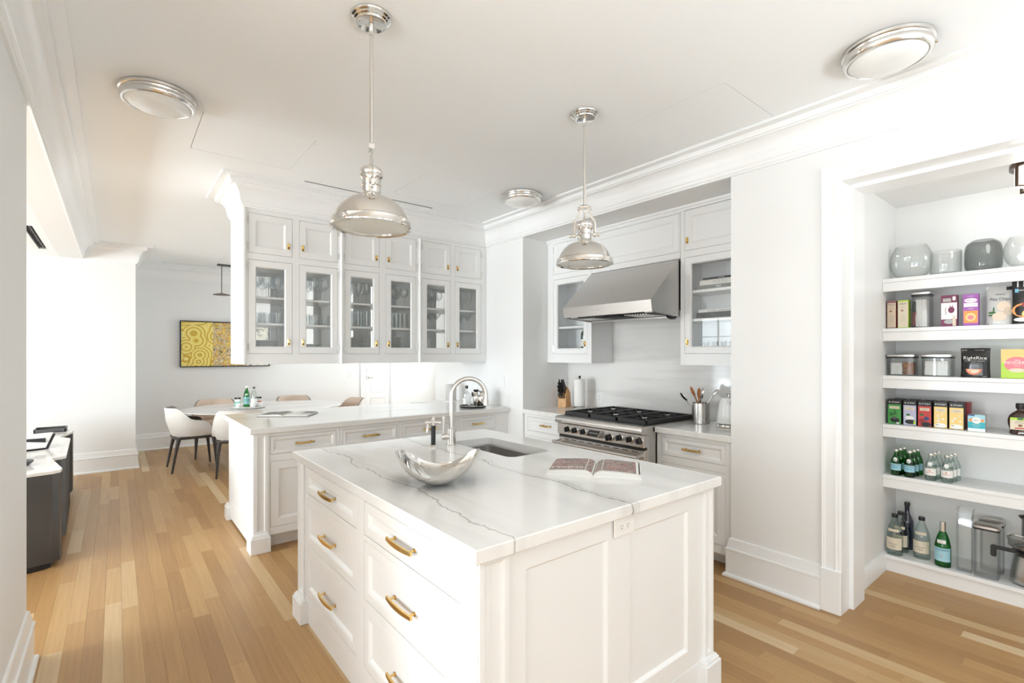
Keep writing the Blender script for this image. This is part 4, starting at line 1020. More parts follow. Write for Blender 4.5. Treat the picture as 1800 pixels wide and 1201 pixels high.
# ---- kettle
kt = thing('kettle', 'white electric kettle partly hidden by the wall edge right of the range', 'kettle', (3.56, 1.835, .915), math.radians(-60))
mb = MB(); mb.lathe([(0, 0), (.086, 0), (.088, .006), (.084, .020), (.060, .022), (0, .022)], n=40); part('power_base', mb, M['chrome'], kt)
mb = MB(); mb.lathe([(0, .026), (.082, .026), (.085, .034), (.080, .090), (.072, .150), (.062, .195), (.052, .214), (.030, .222), (0, .224)], n=44)
mb.tube([(0, -.052, .178), (0, -.080, .196), (0, -.098, .206)], [.020, .015, .009], 12); part('body', mb, M['white'], kt)
mb = MB(); mb.lathe([(0, .222), (.030, .222), (.032, .226), (.010, .232), (.012, .242), (.006, .250), (0, .250)], n=24); part('lid_knob', mb, M['chrome'], kt)
mb = MB(); mb.tube([(0, .058, .200), (0, .085, .205), (0, .115, .190), (0, .122, .150), (0, .112, .100), (0, .092, .060)], [.009, .010, .010, .009, .008, .007], 10); part('handle', mb, M['chrome'], kt)
# ---- speaker, drinks tray, card on the peninsula
t = thing('smart_speaker', 'light grey cylindrical speaker at the wall end of the peninsula', 'speaker', (2.98, 4.80, .915))
mb = MB(); mb.lathe([(0, .02), (.058, .02), (.060, .024), (.060, .190), (.055, .198), (0, .198)], n=36); part('fabric_body', mb, mat('speaker_cloth', (.58, .57, .55), .9, bump=.4, nscale=300), t)
mb = MB(); mb.lathe([(0, 0), (.060, 0), (.063, .004), (.063, .016), (.050, .020), (0, .020)], n=36); part('base', mb, M['white'], t)
t = thing('bar_tray', 'round black tray holding bottles and bar tools at the wall end of the peninsula', 'tray', (2.845, 4.165, .915))
mb = MB(); mb.lathe([(0, 0), (.120, 0), (.134, .006), (.140, .018), (.136, .020), (.128, .009), (0, .006)], n=48); part('tray', mb, M['black'], t)
mb = MB(); mb.lathe([(.138, .016), (.141, .018), (.139, .021), (.136, .019)], n=48); part('rim', mb, M['nickel'], t)
def bottle_at(name, label, loc, prof, m_, capm, capz, capr, cat='bottle', bands=(), rz=-PI/2, group=None, n=24, extra=None, liquid=None):
    t = thing(name, label, cat, loc, rz, group)
    mb = MB(); mb.lathe(smooth(prof, 3), n=n); part('glass_body', mb, m_, t)
    if liquid: mb = MB(); mb.lathe(liquid[0], n=20); part('liquid', mb, liquid[1], t)
    z0, z1 = capz; mb = MB(); mb.lathe([(0, z0), (capr, z0), (capr*1.02, (z0+z1)/2), (capr*.96, z1), (0, z1)], n=16); part('cap', mb, capm, t)
    for r, a, b, half, m2_, texts in bands:
        mb = MB(); mb.mat(m2_); mb.band(r, a, b, -half, half)
        for m3, s_, tx, x, z in texts: mb.mat(m3); mb.text(tx, s_, x, z, 0, bend=r+.0006)
        if extra: extra(mb, r)
        part('label', mb, None, t)
    return t
gin = [(0, .0), (.036, 0), (.040, .005), (.040, .120), (.036, .135), (.018, .150), (.013, .160), (.013, .190), (0, .190)]
bottle_at('gin_bottle', 'square-shouldered clear spirit bottle on the black bar tray', (2.790, 4.195, .9212), gin, M['ware'], M['black'], (.186, .215), .015, bands=[(.0405, .03, .09, .9, pm('white', 0), [(pm('black', 0), .010, 'GIN', 0, .06)])])
slim = [(0, 0), (.020, 0), (.021, .004), (.019, .09), (.010, .115), (.009, .135), (0, .135)]
bottle_at('bitters_bottle', 'small slim bottle with black neck on the black bar tray', (2.815, 4.125, .9212), slim, M['ware'], M['black'], (.108, .150), .0105)
for loc, lb, h_ in (((2.873, 4.145, .9212), 'chrome cocktail shaker on the black bar tray, nearer one', .175), ((2.915, 4.105, .9212), 'chrome cocktail shaker at the right rim of the black bar tray', .165)):
    t = thing('cocktail_shaker', lb, 'cocktail shaker', loc)
    mb = MB(); mb.lathe([(0, 0), (.026, 0), (.028, .003), (.034, h_*.55), (.030, h_*.68), (.018, h_*.78), (.016, h_*.86), (0, h_*.86)], n=28); part('body', mb, M['chrome'], t)
    mb = MB(); mb.lathe([(0, h_*.86), (.020, h_*.86), (.030, h_*.93), (.024, h_), (0, h_)], n=24); part('cap', mb, M['black'] if h_ > .17 else M['chrome'], t)
t = thing('ice_tongs', 'curved chrome tongs lying at the front of the black bar tray', 'tongs', (2.80, 4.08, .925))
mb = MB(); mb.tube([(-.06, .02, .035), (-.03, .0, .010), (.0, -.01, .004), (.03, .0, .010), (.055, .02, .045)], .005, 8, flat=.5); part('tongs', mb, M['chrome'], t)
mb = MB(); mb.mat(M['white']); mb.box(-.10, .10, -.045, .045, 0, .004, .001); solid('place_card', mb, None, 'flat white card lying on the far edge of the peninsula', 'card', loc=(2.66, 4.97, .9152), rz=-.35)
# ---- switches and outlets on the right wall
def switch(F, u, z, label, n=1):
    mb = MB(); mb.mat(M['white']); F.box(mb, u-.036, u+.036, 0, .005, z-.058, z+.058, .002); F.box(mb, u-.016, u+.016, .005, .008, z-.034, z+.034, .0015); F.box(mb, u-.015, u+.015, .008, .0095, z-.001, z+.032, .001)
    solid('light_switch', mb, None, label, 'light switch')
FX = Face('W', 3.15)
switch(FX, 4.064, 1.165, 'white light switch on the wall between peninsula and range recess')
outlet(FX, 3.978, .987, .070, .115, label='white power outlet below the light switch by the range recess', horiz=False)
outlet(Face('S', 9.30), 3.514, 1.056, .08, .12, label='white wall plate beside the dining room door', horiz=False)
outlet(Face('W', 3.785), 3.28, 1.02, .075, .115, label='white outlet on the marble backsplash beside the paper towel', horiz=False)
outlet(FX, 4.62, 1.02, .07, .115, label='white outlet on the wall beside the grey speaker', horiz=False)
# ================================================================ glassware and plates in the glazed cabinets
def proto(name, prof, m, n=14, ang=50):
    mb = MB(); mb.lathe(prof, n=n); return mesh_from(name, mb, m, ang=ang)
WG = proto('wine_glass', [(0, 0), (.032, .001), (.030, .004), (.004, .010), (.0035, .085), (.010, .092), (.028, .110), (.036, .135), (.034, .165), (.029, .195), (.0280, .195), (.033, .165), (.035, .135), (.027, .111), (0, .094)], M['ware'])
WG2 = proto('wine_glass', [(0, 0), (.034, .001), (.032, .004), (.004, .010), (.0035, .075), (.014, .084), (.036, .104), (.044, .132), (.040, .160), (.034, .180), (.033, .180), (.043, .132), (.035, .105), (0, .086)], M['ware'])
TB = proto('tumbler', [(0, 0), (.030, 0), (.034, .03), (.037, .060), (.035, .092), (.034, .092), (.036, .06), (.032, .03), (.028, .008), (0, .008)], M['ware'])
HB = proto('highball_glass', [(0, 0), (.027, 0), (.029, .004), (.031, .150), (.030, .150), (.027, .012), (0, .012)], M['ware'])
MG = proto('martini_glass', [(0, 0), (.034, .001), (.032, .004), (.004, .010), (.0035, .095), (.010, .100), (.052, .165), (.051, .165), (0, .100)], M['ware'])
CP = proto('champagne_flute', [(0, 0), (.030, .001), (.028, .004), (.004, .010), (.0035, .080), (.014, .095), (.022, .13), (.020, .195), (.019, .195), (.021, .13), (0, .090)], M['ware'])
PLT = proto('plate', [(0, 0), (.070, 0), (.085, .006), (.128, .016), (.131, .019), (.128, .019), (.085, .009), (0, .007)], M['plate'], n=28)
BWL = proto('bowl', [(0, 0), (.035, 0), (.038, .005), (.065, .030), (.078, .055), (.076, .056), (.062, .032), (0, .010)], M['plate'], n=24)
def put(name, me, label, cat, x, y, z, group, rz=0):
    o = bpy.data.objects.new(name, me); COL.objects.link(o); o.location = (x, y, z); o.rotation_euler = (0, 0, rz)
    o['label'] = label; o['category'] = cat; o['group'] = group; return o
bays = [(u, k) for k, (a, b, d1, d2) in enumerate(HU) for u in (d1, d2)]
rg2 = random.Random(5)
kinds = [[('wine_glass', WG2, 'wine glass', 'stemmed wine glass'), ('tumbler', TB, 'tumbler', 'low tumbler')],
         [('wine_glass', WG, 'wine glass', 'tall stemmed wine glass'), ('tumbler', TB, 'tumbler', 'rounded tumbler')],
         [('wine_glass', WG, 'wine glass', 'slim stemmed wine glass'), ('highball_glass', HB, 'glass', 'tall straight glass')],
         [('brandy_glass', WG2, 'wine glass', 'wide stemmed glass'), ('highball_glass', HB, 'glass', 'tall straight glass')],
         [('wine_glass', WG2, 'wine glass', 'round stemmed glass'), ('martini_glass', MG, 'cocktail glass', 'cone-shaped cocktail glass')],
         [('champagne_flute', CP, 'champagne glass', 'narrow stemmed flute'), ('martini_glass', MG, 'cocktail glass', 'cone-shaped cocktail glass')]]
ordn = ['first', 'second', 'third', 'fourth', 'fifth', 'sixth']
plural = lambda d: d+'es' if d.endswith('s') else d+'s'
for bi, ((u0, u1), k) in enumerate(bays):
    for si, (zs, (nm, me, ct, ds)) in enumerate(zip((SH2, SH1), kinds[bi])):
        ds = ds.replace('stemmed ', '').replace('cone-shaped ', '').replace('tall straight', 'tall').replace('narrow stemmed ', '')
        sp_ = .082 if nm not in ('martini_glass',) else .112
        n = int((u1-u0-.03)/sp_); x0 = (u0+u1)/2-(n-1)*sp_/2
        for i in range(n):
            for j in range(3 if nm != 'martini_glass' else 2):
                if bi == 3 and si == 0 and (i+j) % 2: continue
                x = x0+i*sp_+rg2.uniform(-.004, .004)+(j % 2)*.008; y = 4.455+j*(.10 if nm != 'martini_glass' else .15)
                put(nm, me, '%s, %s row, %s from left, %s shelf, %s glazed door' % (ds, ('front', 'second', 'third')[j], ordn[i], ('upper', 'lower')[si], ordn[bi]), ct, x, y, zs+.0005, '%s on the %s shelf behind the %s glass door' % (plural(ds), ('upper', 'lower')[si], ordn[bi]))
stk = [(0, .98, 5, PLT), (1, 1.33, 3, PLT), (2, 1.75, 8, PLT), (3, 2.13, 9, PLT), (4, 2.52, 5, BWL), (5, 2.90, 5, BWL)]
ordn2 = ordn+['seventh', 'eighth', 'ninth']
for bi, x, n, me in stk:
    nm = 'plate' if me is PLT else 'bowl'
    for j in range(n):
        st_ = .0135 if me is PLT else .0145
        put(nm, me, 'white %s, %s from the bottom of the stack, %s glazed door' % (nm, ordn2[j], ordn[bi]), nm, x, 4.60, SH0+.0005+j*st_, 'white %ss stacked behind the %s glass door' % (nm, ordn[bi]))
mb = MB(); mb.mat(M['chrome'])
# niche cabinets: bottles left; books and small cups right
for x, y, h_, m_, lb in ((3.62, 3.34, .25, M['greend'], 'dark wine bottle with white label behind the glass door left of the hood'), (3.66, 3.25, .29, M['ware'], 'taller clear spirit bottle behind the glass door left of the hood'), (3.60, 3.23, .20, M['liq'], 'short dark bottle behind the glass door left of the hood')):
    k = h_/.29
    bottle_at('bottle', lb, (x, y, 1.5025), [(0, 0), (.034, 0), (.036, .004), (.036, .17*k), (.030, .20*k), (.013, .225*k), (.012, .27*k), (0, .27*k)], m_, M['darkgrey'], (.262*k, h_), .0135, bands=[(.0365, .03, .12*k, 1.1, pm('white', 0), [])], n=20)
def book_flat(name, label, x, y, z, w_, d_, t_, m_, txt=None, tm=None, rz=0, ts=.02):
    """closed book lying flat, spine towards -x"""
    t = thing(name, label, 'book', (x, y, z), rz)
    mb = MB(); mb.box(0, d_, -w_/2, w_/2, 0, .002, .0008); mb.box(0, d_, -w_/2, w_/2, t_-.002, t_, .0008); mb.box(0, .003, -w_/2, w_/2, 0, t_, .0012); part('cover', mb, m_, t)
    mb = MB(); mb.box(.003, d_-.004, -w_/2+.004, w_/2-.004, .002, t_-.002); part('pages', mb, M['page'], t)
    if txt:
        mb = MB(); mb.mat(tm); mb.text(txt, ts, 0, 0, 0); mb.v = [(-.0006, -a, c+t_/2) for a, b, c in mb.v]; part('spine_title', mb, None, t)
    return t
zb = 1.955
book_flat('cookbook', 'grey cookbook at the bottom of the upper book pile behind the right glass door', 3.53, 1.90, zb+.0005, .36, .20, .030, mat('cover_grey', (.20, .20, .20), .5), 'HO', pm('white', 0), ts=.026)
book_flat('cookbook', 'white cookbook with large letters in the upper book pile behind the right glass door', 3.532, 1.89, zb+.0315, .33, .19, .040, mat('cover_cream', (.70, .69, .65), .5), 'POLPO', pm('grey', 0), ts=.036)
book_flat('cookbook', 'thin black book on top of the upper book pile behind the right glass door', 3.535, 1.88, zb+.0725, .30, .18, .016, M['black'], 'COOKING', pm('white', 0), ts=.010)
zb = 1.733
book_flat('cookbook', 'thick dark cookbook under the lower book pile behind the right glass door', 3.53, 1.90, zb+.0005, .36, .20, .044, mat('cover_dark', (.07, .07, .07), .5, noise=.6, nscale=30))
book_flat('cookbook', 'white cookbook with black lettering on the lower book pile behind the right glass door', 3.532, 1.895, zb+.0455, .34, .20, .022, mat('cover_white', (.78, .78, .76), .5), 'MODERN  COOK BOOK', pm('black', 0), ts=.018)
cup = proto('shot_glass', [(0, 0), (.020, 0), (.022, .004), (.024, .052), (.0225, .052), (.019, .008), (0, .008)], M['smoke'], n=16)
for i, y in enumerate((2.02, 1.95, 1.88, 1.81, 1.74)): put('shot_glass', cup, 'patterned shot glass, %s from left at the bottom behind the right glass door' % ordn[i], 'shot glass', 3.57, y, 1.5025, 'shot glasses at the bottom behind the right glass door')

# ================================================================ pantry contents (items modelled facing -Y, turned to face -X)
RZ = -PI/2
def yx(y0, y1): return (y0+y1)/2
def carton(name, label, y0, y1, z, h, d, x, fn, side, cat='box', group=None, edge=None):
    w_ = y0-y1-.004; mb = MB(); mb.mat(side); mb.box(-w_/2, w_/2, 0, d, 0, h, .0012)
    if edge: mb.mat(edge); mb.rect(-w_/2+.001, w_/2-.001, .001, h-.001, -.0004)
    fn(mb, w_, h)
    return solid(name, mb, None, label, cat, loc=(x, (y0+y1)/2, z+.0006), rz=RZ, group=group)
Pm = P_
def f_nature(col, band):
    def f(mb, w_, h):
        mb.mat(Pm[col]); mb.rect(-w_/2+.001, w_/2-.001, .002, h-.002, -.0006)
        mb.mat(Pm[band]); mb.rect(-w_/2+.001, w_/2-.001, .002, .008, -.0009); mb.rect(-w_/2+.001, w_/2-.001, h-.012, h-.004, -.0009)
        mb.mat(Pm['ink']); mb.text('Nature', .0125, 0, h-.026, -.0012); mb.text('BROTH', .006, 0, h-.050, -.0012)
        for k in range(4): mb.text('low sodium', .0055, 0, h*.45-k*.012, -.0012)
        mb.mat(Pm['brown']); mb.disc(-.004, h*.63, .007, .005, -.0012)
    return f
carton('broth_carton', 'beige broth carton at the left end of the second highest pantry shelf', 1.003, .950, 1.628, .188, .058, 4.10, f_nature('tan', 'plum'), Pm['darkred'], 'carton')
carton('broth_carton', 'cream and green broth carton, second from left on the second highest pantry shelf', .945, .884, 1.628, .190, .060, 4.10, f_nature('cream', 'lime'), Pm['lime'], 'carton')
def f_teal(mb, w_, h): mb.mat(Pm['red']); mb.rect(-w_/2, w_/2, .02, h*.6, -.0006)
carton('carton', 'narrow dark carton mostly hidden behind the tall lidded canister', .882, .858, 1.628, .180, .05, 4.17, f_teal, Pm['black'], 'carton')
def canister(label, x, y, z, w_, d_, h, fill, fillm, lidh=.030, name='storage_canister', cat='canister', group=None):
    t = thing(name, label, cat, (x, y, z+.0005), RZ, group)
    mb = MB(); r_ = .016; o = rrect(-w_/2, w_/2, 0, d_, r_, 4); i_ = rrect(-w_/2+.003, w_/2-.003, .003, d_-.003, r_-.002, 4); n = len(o); zt_ = h-lidh
    vs = [(a, b, 0) for a, b in o]+[(a, b, zt_) for a, b in o]+[(a, b, zt_) for a, b in i_]+[(a, b, .005) for a, b in i_]
    fs = [(k*n+j, k*n+(j+1) % n, (k+1)*n+(j+1) % n, (k+1)*n+j) for k in range(3) for j in range(n)]+[tuple(range(n)), tuple(3*n+j for j in range(n))]
    mb.add(vs, fs); part('container', mb, M['clearp'], t)
    mb = MB(); o = rrect(-w_/2-.003, w_/2+.003, -.003, d_+.003, r_, 4); mb.prism(o, zt_, zt_+.011); part('seal', mb, M['black'], t, label='black seal')
    mb = MB(); l1 = rrect(-w_/2-.004, w_/2+.004, -.004, d_+.004, r_, 4); l2 = rrect(-w_/2+.006, w_/2-.006, .006, d_-.006, r_, 4)
    mb.add([(a, b, zt_+.011) for a, b in l1]+[(a, b, h-.006) for a, b in l1]+[(a, b, h) for a, b in l2], [(k*n+j, k*n+(j+1) % n, (k+1)*n+(j+1) % n, (k+1)*n+j) for k in range(2) for j in range(n)]+[tuple(2*n+j for j in range(n)), tuple(range(n))])
    lid = part('lid', mb, M['steel'], t, label='brushed metal lid')
    mb = MB(); mb.lathe([(0, h+.001), (w_*.22, h+.001), (w_*.24, h), (w_*.24, h-.001), (0, h-.001)], 0, d_/2, 24, ey=.8); part('lid_button', mb, M['chrome'], lid)
    if fill:
        for kk, (a0, a1, b0, b1, c0, c1, fm) in enumerate(fill):
            mb = MB(); rr3 = random.Random(kk+int(y*1000)); k = 7; vs = []; 
            for iz in range(k):
                for ix in range(k):
                    vs.append((a0+(a1-a0)*ix/(k-1)+rr3.uniform(-.002, .002)*(0 < iz), b0+rr3.uniform(0, .006), c0+(c1-c0)*iz/(k-1)))
            fs = [(iz*k+ix, iz*k+ix+1, (iz+1)*k+ix+1, (iz+1)*k+ix) for iz in range(k-1) for ix in range(k-1)]
            o_ = len(vs); vs += [(vx, b1, vz) for vx, vy, vz in vs]; fs += [tuple(q+o_ for q in f) for f in fs]
            bord = [ix for ix in range(k)]+[iz*k+k-1 for iz in range(1, k)]+[(k-1)*k+ix for ix in range(k-2, -1, -1)]+[iz*k for iz in range(k-2, 0, -1)]
            fs += [(bord[q], bord[(q+1) % len(bord)], o_+bord[(q+1) % len(bord)], o_+bord[q]) for q in range(len(bord))]
            mb.add(vs, fs); part('contents', mb, fm, t, ang=20)
    return t
nut = mat('snack_pieces', (.32, .14, .06), .7, noise=.6, nscale=90); bag_w = mat('white_bag', (.72, .72, .70), .35, bump=.8, nscale=40)
canister('tall square lidded canister with crumpled white bag on the second highest pantry shelf', 4.09, .820, 1.628, .098, .10, .238, [(-.028, .028, .012, .085, .008, .185, bag_w)], None)
canister('lidded tub with white bag and brown snacks at the left of the middle pantry shelf', 4.09, .927, 1.312, .150, .11, .146, [(-.055, .008, .010, .07, .008, .085, bag_w), (.012, .066, .010, .09, .008, .090, nut)], None)
canister('lidded tub filled with a white bag, second from left on the middle pantry shelf', 4.09, .742, 1.312, .150, .11, .146, [(-.058, .055, .010, .09, .008, .098, bag_w)], None)
canister('tall empty lidded container in front of its twin on the lowest pantry shelf', 4.06, .508, .11, .110, .10, .315, None, None)
canister('tall empty lidded container standing behind the other one on the lowest pantry shelf', 4.19, .500, .11, .105, .10, .318, None, None)
def f_plum(mb, w_, h):
    mb.mat(Pm['plum']); mb.rect(-w_/2, w_/2, 0, h, -.0006); mb.mat(Pm['white']); mb.rect(-w_/2+.001, w_/2-.001, h*.24, h*.76, -.001)
    mb.mat(Pm['grey']); mb.rect(-w_*.38, w_*.12, h*.79, h*.90, -.001); mb.disc(0, h*.16, w_*.32, h*.07, -.0009)
    mb.mat(Pm['plum']); mb.disc(w_*.14, h*.53, w_*.20, h*.10, -.0013); mb.rect(w_*.05, w_*.09, h*.60, h*.68, -.0013); mb.rect(w_*.2, w_*.24, h*.60, h*.68, -.0013)
    o = len(mb.v); mb.mat(Pm['plum']); mb.text('vegetable', .012, 0, 0, -.0013)
    for i in range(o, len(mb.v)): x_, y_, z_ = mb.v[i]; mb.v[i] = (-w_*.22-z_, y_, h*.5+x_)
    mb.mat(Pm['white']); mb.rect(w_*.22, w_*.4, h*.83, h*.95, -.001); mb.mat(Pm['garlic']); mb.rect(w_*.22, w_*.42, h*.03, h*.34, -.0015)
carton('snack_box', 'dark plum and white box in the middle of the second highest pantry shelf', .722, .640, 1.628, .200, .045, 4.10, f_plum, Pm['plum'])
def f_milton(mb, w_, h):
    mb.mat(Pm['purple']); mb.rect(-w_/2, w_/2, 0, h, -.0006); mb.mat(Pm['white']); mb.disc(0, h*.80, w_*.42, h*.07, -.001); mb.rect(-w_*.45, w_*.45, h*.60, h*.72, -.001)
    mb.mat(Pm['orange']); mb.rect(-w_*.46, w_*.46, h*.10, h*.48, -.001); mb.mat(Pm['yellow']); mb.disc(0, h*.28, w_*.34, h*.13, -.0013); mb.mat(Pm['pink']); mb.disc(0, h*.27, w_*.22, h*.07, -.0016)
    mb.mat(Pm['purple']); mb.text("Milton's", .0125, 0, h*.80, -.0014); mb.text('BAKED CRACKERS', .0055, 0, h*.66, -.0014); mb.mat(Pm['white']); mb.text('ORGANIC', .007, 0, h*.93, -.0014); mb.text('CHEESE', .008, 0, h*.54, -.0014)
carton('cracker_box', 'purple and orange cracker box on the second highest pantry shelf', .617, .543, 1.628, .198, .045, 4.10, f_milton, Pm['purple'])
def bag(name, label, yc, w_, h, z, x, base_m, fn, cat='bag', th=.045, tilt=0, seal=.10):
    """pillow bag standing up, sealed at top"""
    mb = MB(); nx, nz = 9, 13; vs = []; rr4 = random.Random(int(w_*1e4)+int(h*1e3))
    for s_ in (-1, 1):
        for k in range(nz):
            for i in range(nx):
                a = -1+2*i/(nx-1); c = k/(nz-1)
                t_ = th/2*(1-abs(a)**3)**.5*(1-max(0, (c-.45)/.55)**1.6)*(1 if c > .02 else .9)
                wob = rr4.uniform(-.0018, .0018) if 0 < i < nx-1 else 0
                vs.append((a*w_/2*(1-.04*math.sin(c*PI)), s_*t_+wob*(s_ < 0)+tilt*c, c*h))
    o = nx*nz; fs = [(k*nx+i, k*nx+i+1, (k+1)*nx+i+1, (k+1)*nx+i) for k in range(nz-1) for i in range(nx-1)]
    fs += [tuple(q+o for q in f) for f in fs]
    bo = list(range(nx))+[k*nx+nx-1 for k in range(1, nz)]+[(nz-1)*nx+i for i in range(nx-2, -1, -1)]+[k*nx for k in range(nz-2, 0, -1)]
    fs += [(bo[q], bo[(q+1) % len(bo)], o+bo[(q+1) % len(bo)], o+bo[q]) for q in range(len(bo))]
    mb.mat(base_m); mb.add(vs, fs)
    def yf(x_, z_):
        a = min(.999, abs(x_)/(w_/2)); c = z_/h
        return -th/2*(1-a**3)**.5*(1-max(0, (c-.45)/.55)**1.6)+tilt*c
    o = len(mb.v); fn(mb, w_, h)
    for i in range(o, len(mb.v)): x_, y_, z_ = mb.v[i]; mb.v[i] = (x_, yf(x_, z_)+y_-.0028, z_)
    return solid(name, mb, None, label, cat, loc=(x, yc, z+.0006), rz=RZ, ang=60)
def f_pita(mb, w_, h):
    mb.mat(Pm['garlic']); mb.disc(w_*.12, h*.47, w_*.24, h*.13, 0, 14); mb.disc(-w_*.02, h*.22, w_*.26, h*.12, -.0004, 14); mb.mat(Pm['tan']); mb.disc(w_*.26, h*.34, w_*.15, h*.10, -.0006, 12)
    mb.mat(Pm['leaf']); mb.disc(-w_*.28, h*.32, w_*.14, h*.03, -.0007, 8); mb.disc(-w_*.22, h*.38, w_*.03, h*.09, -.0007, 8); mb.disc(-w_*.34, h*.25, w_*.08, h*.02, -.0007, 8)
    mb.mat(Pm['ink']); mb.text('Pita Chips', .026, w_*.0, h*.66, -.0008, wide=.85); mb.text('GARLIC', .013, 0, h*.78, -.0008)
    mb.mat(Pm['black']); mb.rect(w_*.2, w_*.46, h*.88, h*.97, -.0006); mb.rect(-w_*.46, w_*.46, .001, .008, -.0006)
bag('snack_bag', 'silver bag of garlic pita chips toward the right of the second highest pantry shelf', .450, .125, .235, 1.628, 4.12, Pm['silver'], f_pita)
def f_tr(mb, w_, h):
    mb.mat(Pm['white']); mb.text('TRU', .060, -.005, h*.87, -.0006); mb.mat(Pm['blue']); mb.rect(-w_*.40, w_*.46, h*.69, h*.77, -.0004); mb.mat(Pm['white']); mb.text('MEDITERRANEAN', .011, 0, h*.73, -.0012)
    mb.mat(Pm['orange']); mb.disc(-.01, h*.30, w_*.42, h*.16, -.0003, 14); mb.mat(Pm['yellow']); mb.disc(w_*.1, h*.22, w_*.30, h*.11, -.0008, 12); mb.mat(Pm['darkred']); mb.disc(w_*.0, h*.42, w_*.20, h*.07, -.0010, 10); mb.mat(Pm['white']); mb.disc(-.02, h*.10, w_*.3, h*.045, -.0006, 10)
bag('snack_bag', 'black snack bag with white lettering at the right edge of the second highest pantry shelf', .330, .140, .268, 1.628, 4.085, Pm['black'], f_tr)
def f_rice(mb, w_, h):
    mb.mat(Pm['ink']); mb.rect(-w_*.47, w_*.47, h*.86, h*.88, -.0002); mb.mat(Pm['white']); mb.text('RightRice', .028, 0, h*.66, -.0006); mb.text('RICE MADE FROM VEGETABLES', .0065, 0, h*.56, -.0006); mb.text('BAKED', .008, -w_*.36, h*.93, -.0006); mb.text('HIGH PROTEIN', .006, w_*.14, h*.93, -.0006); mb.text('GRAIN', .006, w_*.32, h*.04, -.0006)
    mb.mat(Pm['coral']); mb.disc(-.004, h*.29, w_*.27, h*.20, -.0004, 16, PI, 2*PI); mb.mat(Pm['cream']); mb.disc(-.004, h*.275, w_*.20, h*.13, -.0009, 14, PI, 2*PI); mb.mat(Pm['orange']); mb.disc(-.02, h*.22, w_*.06, h*.02, -.0013, 8)
bag('rice_pouch', 'glossy black pouch of rice on the middle pantry shelf', .560, .135, .180, 1.312, 4.11, mat('pouch_black', (.014, .013, .014), .18), f_rice, 'pouch', th=.05)
def f_modern(mb, w_, h):
    mb.mat(Pm['lime']); mb.rect(-w_/2, w_/2, 0, h*.55, -.0006); mb.mat(Pm['yellow']); mb.rect(-w_/2, w_/2, h*.55, h, -.0006)
    mb.mat(Pm['pink']); mb.disc(.0, h*.48, w_*.40, h*.26, -.001, 24); mb.mat(Pm['cream']); mb.disc(.0, h*.28, w_*.26, h*.07, -.0014, 12); mb.mat(Pm['white']); mb.text('MODERN', .024, 0, h*.53, -.0016, wide=1.05); mb.text('TABLE', .010, 0, h*.62, -.0016); mb.text('ROTINI', .007, 0, h*.43, -.0016)
carton('pasta_box', 'lime green box with a pink oval at the right of the middle pantry shelf', .449, .310, 1.312, .172, .04, 4.10, f_modern, Pm['lime'])
def f_stash(field, art, title):
    def f(mb, w_, h):
        mb.mat(Pm[field]); mb.rect(-w_/2+.0015, w_/2-.0015, .002, h*.80, -.0006); mb.mat(Pm['white']); mb.text('STASH', .0125, .006, h*.89, -.0008, wide=1.15); mb.disc(-w_*.34, h*.89, .0045, .0045, -.0008, 4)
        mb.mat(Pm['cream']); mb.rect(-w_*.36, w_*.36, h*.62, h*.73, -.001); mb.mat(Pm['ink']); mb.text(title, .0068, 0, h*.685, -.0014); mb.text('TEA', .006, 0, h*.64, -.0014)
        for m_, x_, z_, a, b in art: mb.mat(Pm[m_]); mb.disc(x_*w_, z_*h, a*w_, b*h, -.0012-.0002*art.index((m_, x_, z_, a, b)), 12)
    return f
teas = [('green', [('leaf', -.1, .42, .30, .04), ('leaf', .05, .48, .06, .11), ('leaf', -.22, .36, .16, .03), ('black', .05, .16, .34, .10), ('white', .25, .05, .12, .03), ('ink', .0, .25, .2, .05)], 'Premium Green', 'green tea box at the left end of the tea shelf in the pantry'),
        ('lilac', [('white', .0, .30, .32, .07), ('black', .05, .14, .42, .09), ('leaf', -.12, .42, .16, .04), ('lime', .36, .12, .09, .08)], 'Earl Grey', 'lilac-grey tea box, second from left on the tea shelf'),
        ('red', [('black', .10, .10, .38, .09), ('navy', .14, .32, .20, .08), ('leaf', -.22, .46, .16, .05), ('darkred', -.2, .22, .22, .08)], 'Pomegranate', 'red tea box, third from left on the tea shelf'),
        ('yellow', [('white', .0, .10, .44, .085), ('cream', -.1, .36, .10, .05), ('white', -.2, .46, .08, .03), ('white', .1, .52, .07, .025), ('white', .2, .34, .09, .03), ('white', -.15, .26, .10, .035), ('ink', -.25, .12, .12, .012)], 'Chamomile', 'yellow tea box with white blossoms, fourth from left on the tea shelf'),
        ('yellow', [('white', .0, .10, .44, .085), ('white', -.1, .40, .10, .035), ('white', .18, .50, .07, .025), ('white', .26, .30, .09, .03), ('white', -.25, .30, .10, .035), ('ink', -.25, .12, .12, .012)], 'Chamomile', 'yellow tea box with white blossoms, fifth from left on the tea shelf')]
for (y0, y1), (fc_, art, ti, lb) in zip(((.997, .918), (.912, .838), (.835, .762), (.755, .684), (.680, .607)), teas):
    carton('tea_box', lb, y0, y1, .985, .165 if fc_ != 'yellow' else .168, .060, 4.085, f_stash(fc_, art, ti), Pm['black'])
for i, (y0, y1) in enumerate(((.985, .915), (.905, .835), (.825, .755), (.745, .675), (.66, .59))):
    carton('tea_box', ('black-topped tea box in the back row, behind the %s box of the tea shelf' % ('green', 'lilac', 'red', 'left yellow', 'right yellow')[i]), y0, y1, .985, .166, .06, 4.165, lambda mb, w_, h: None, (Pm['black'], Pm['black'], Pm['black'], Pm['black'], Pm['darkred'])[i], group='tea boxes in the back row of the tea shelf')
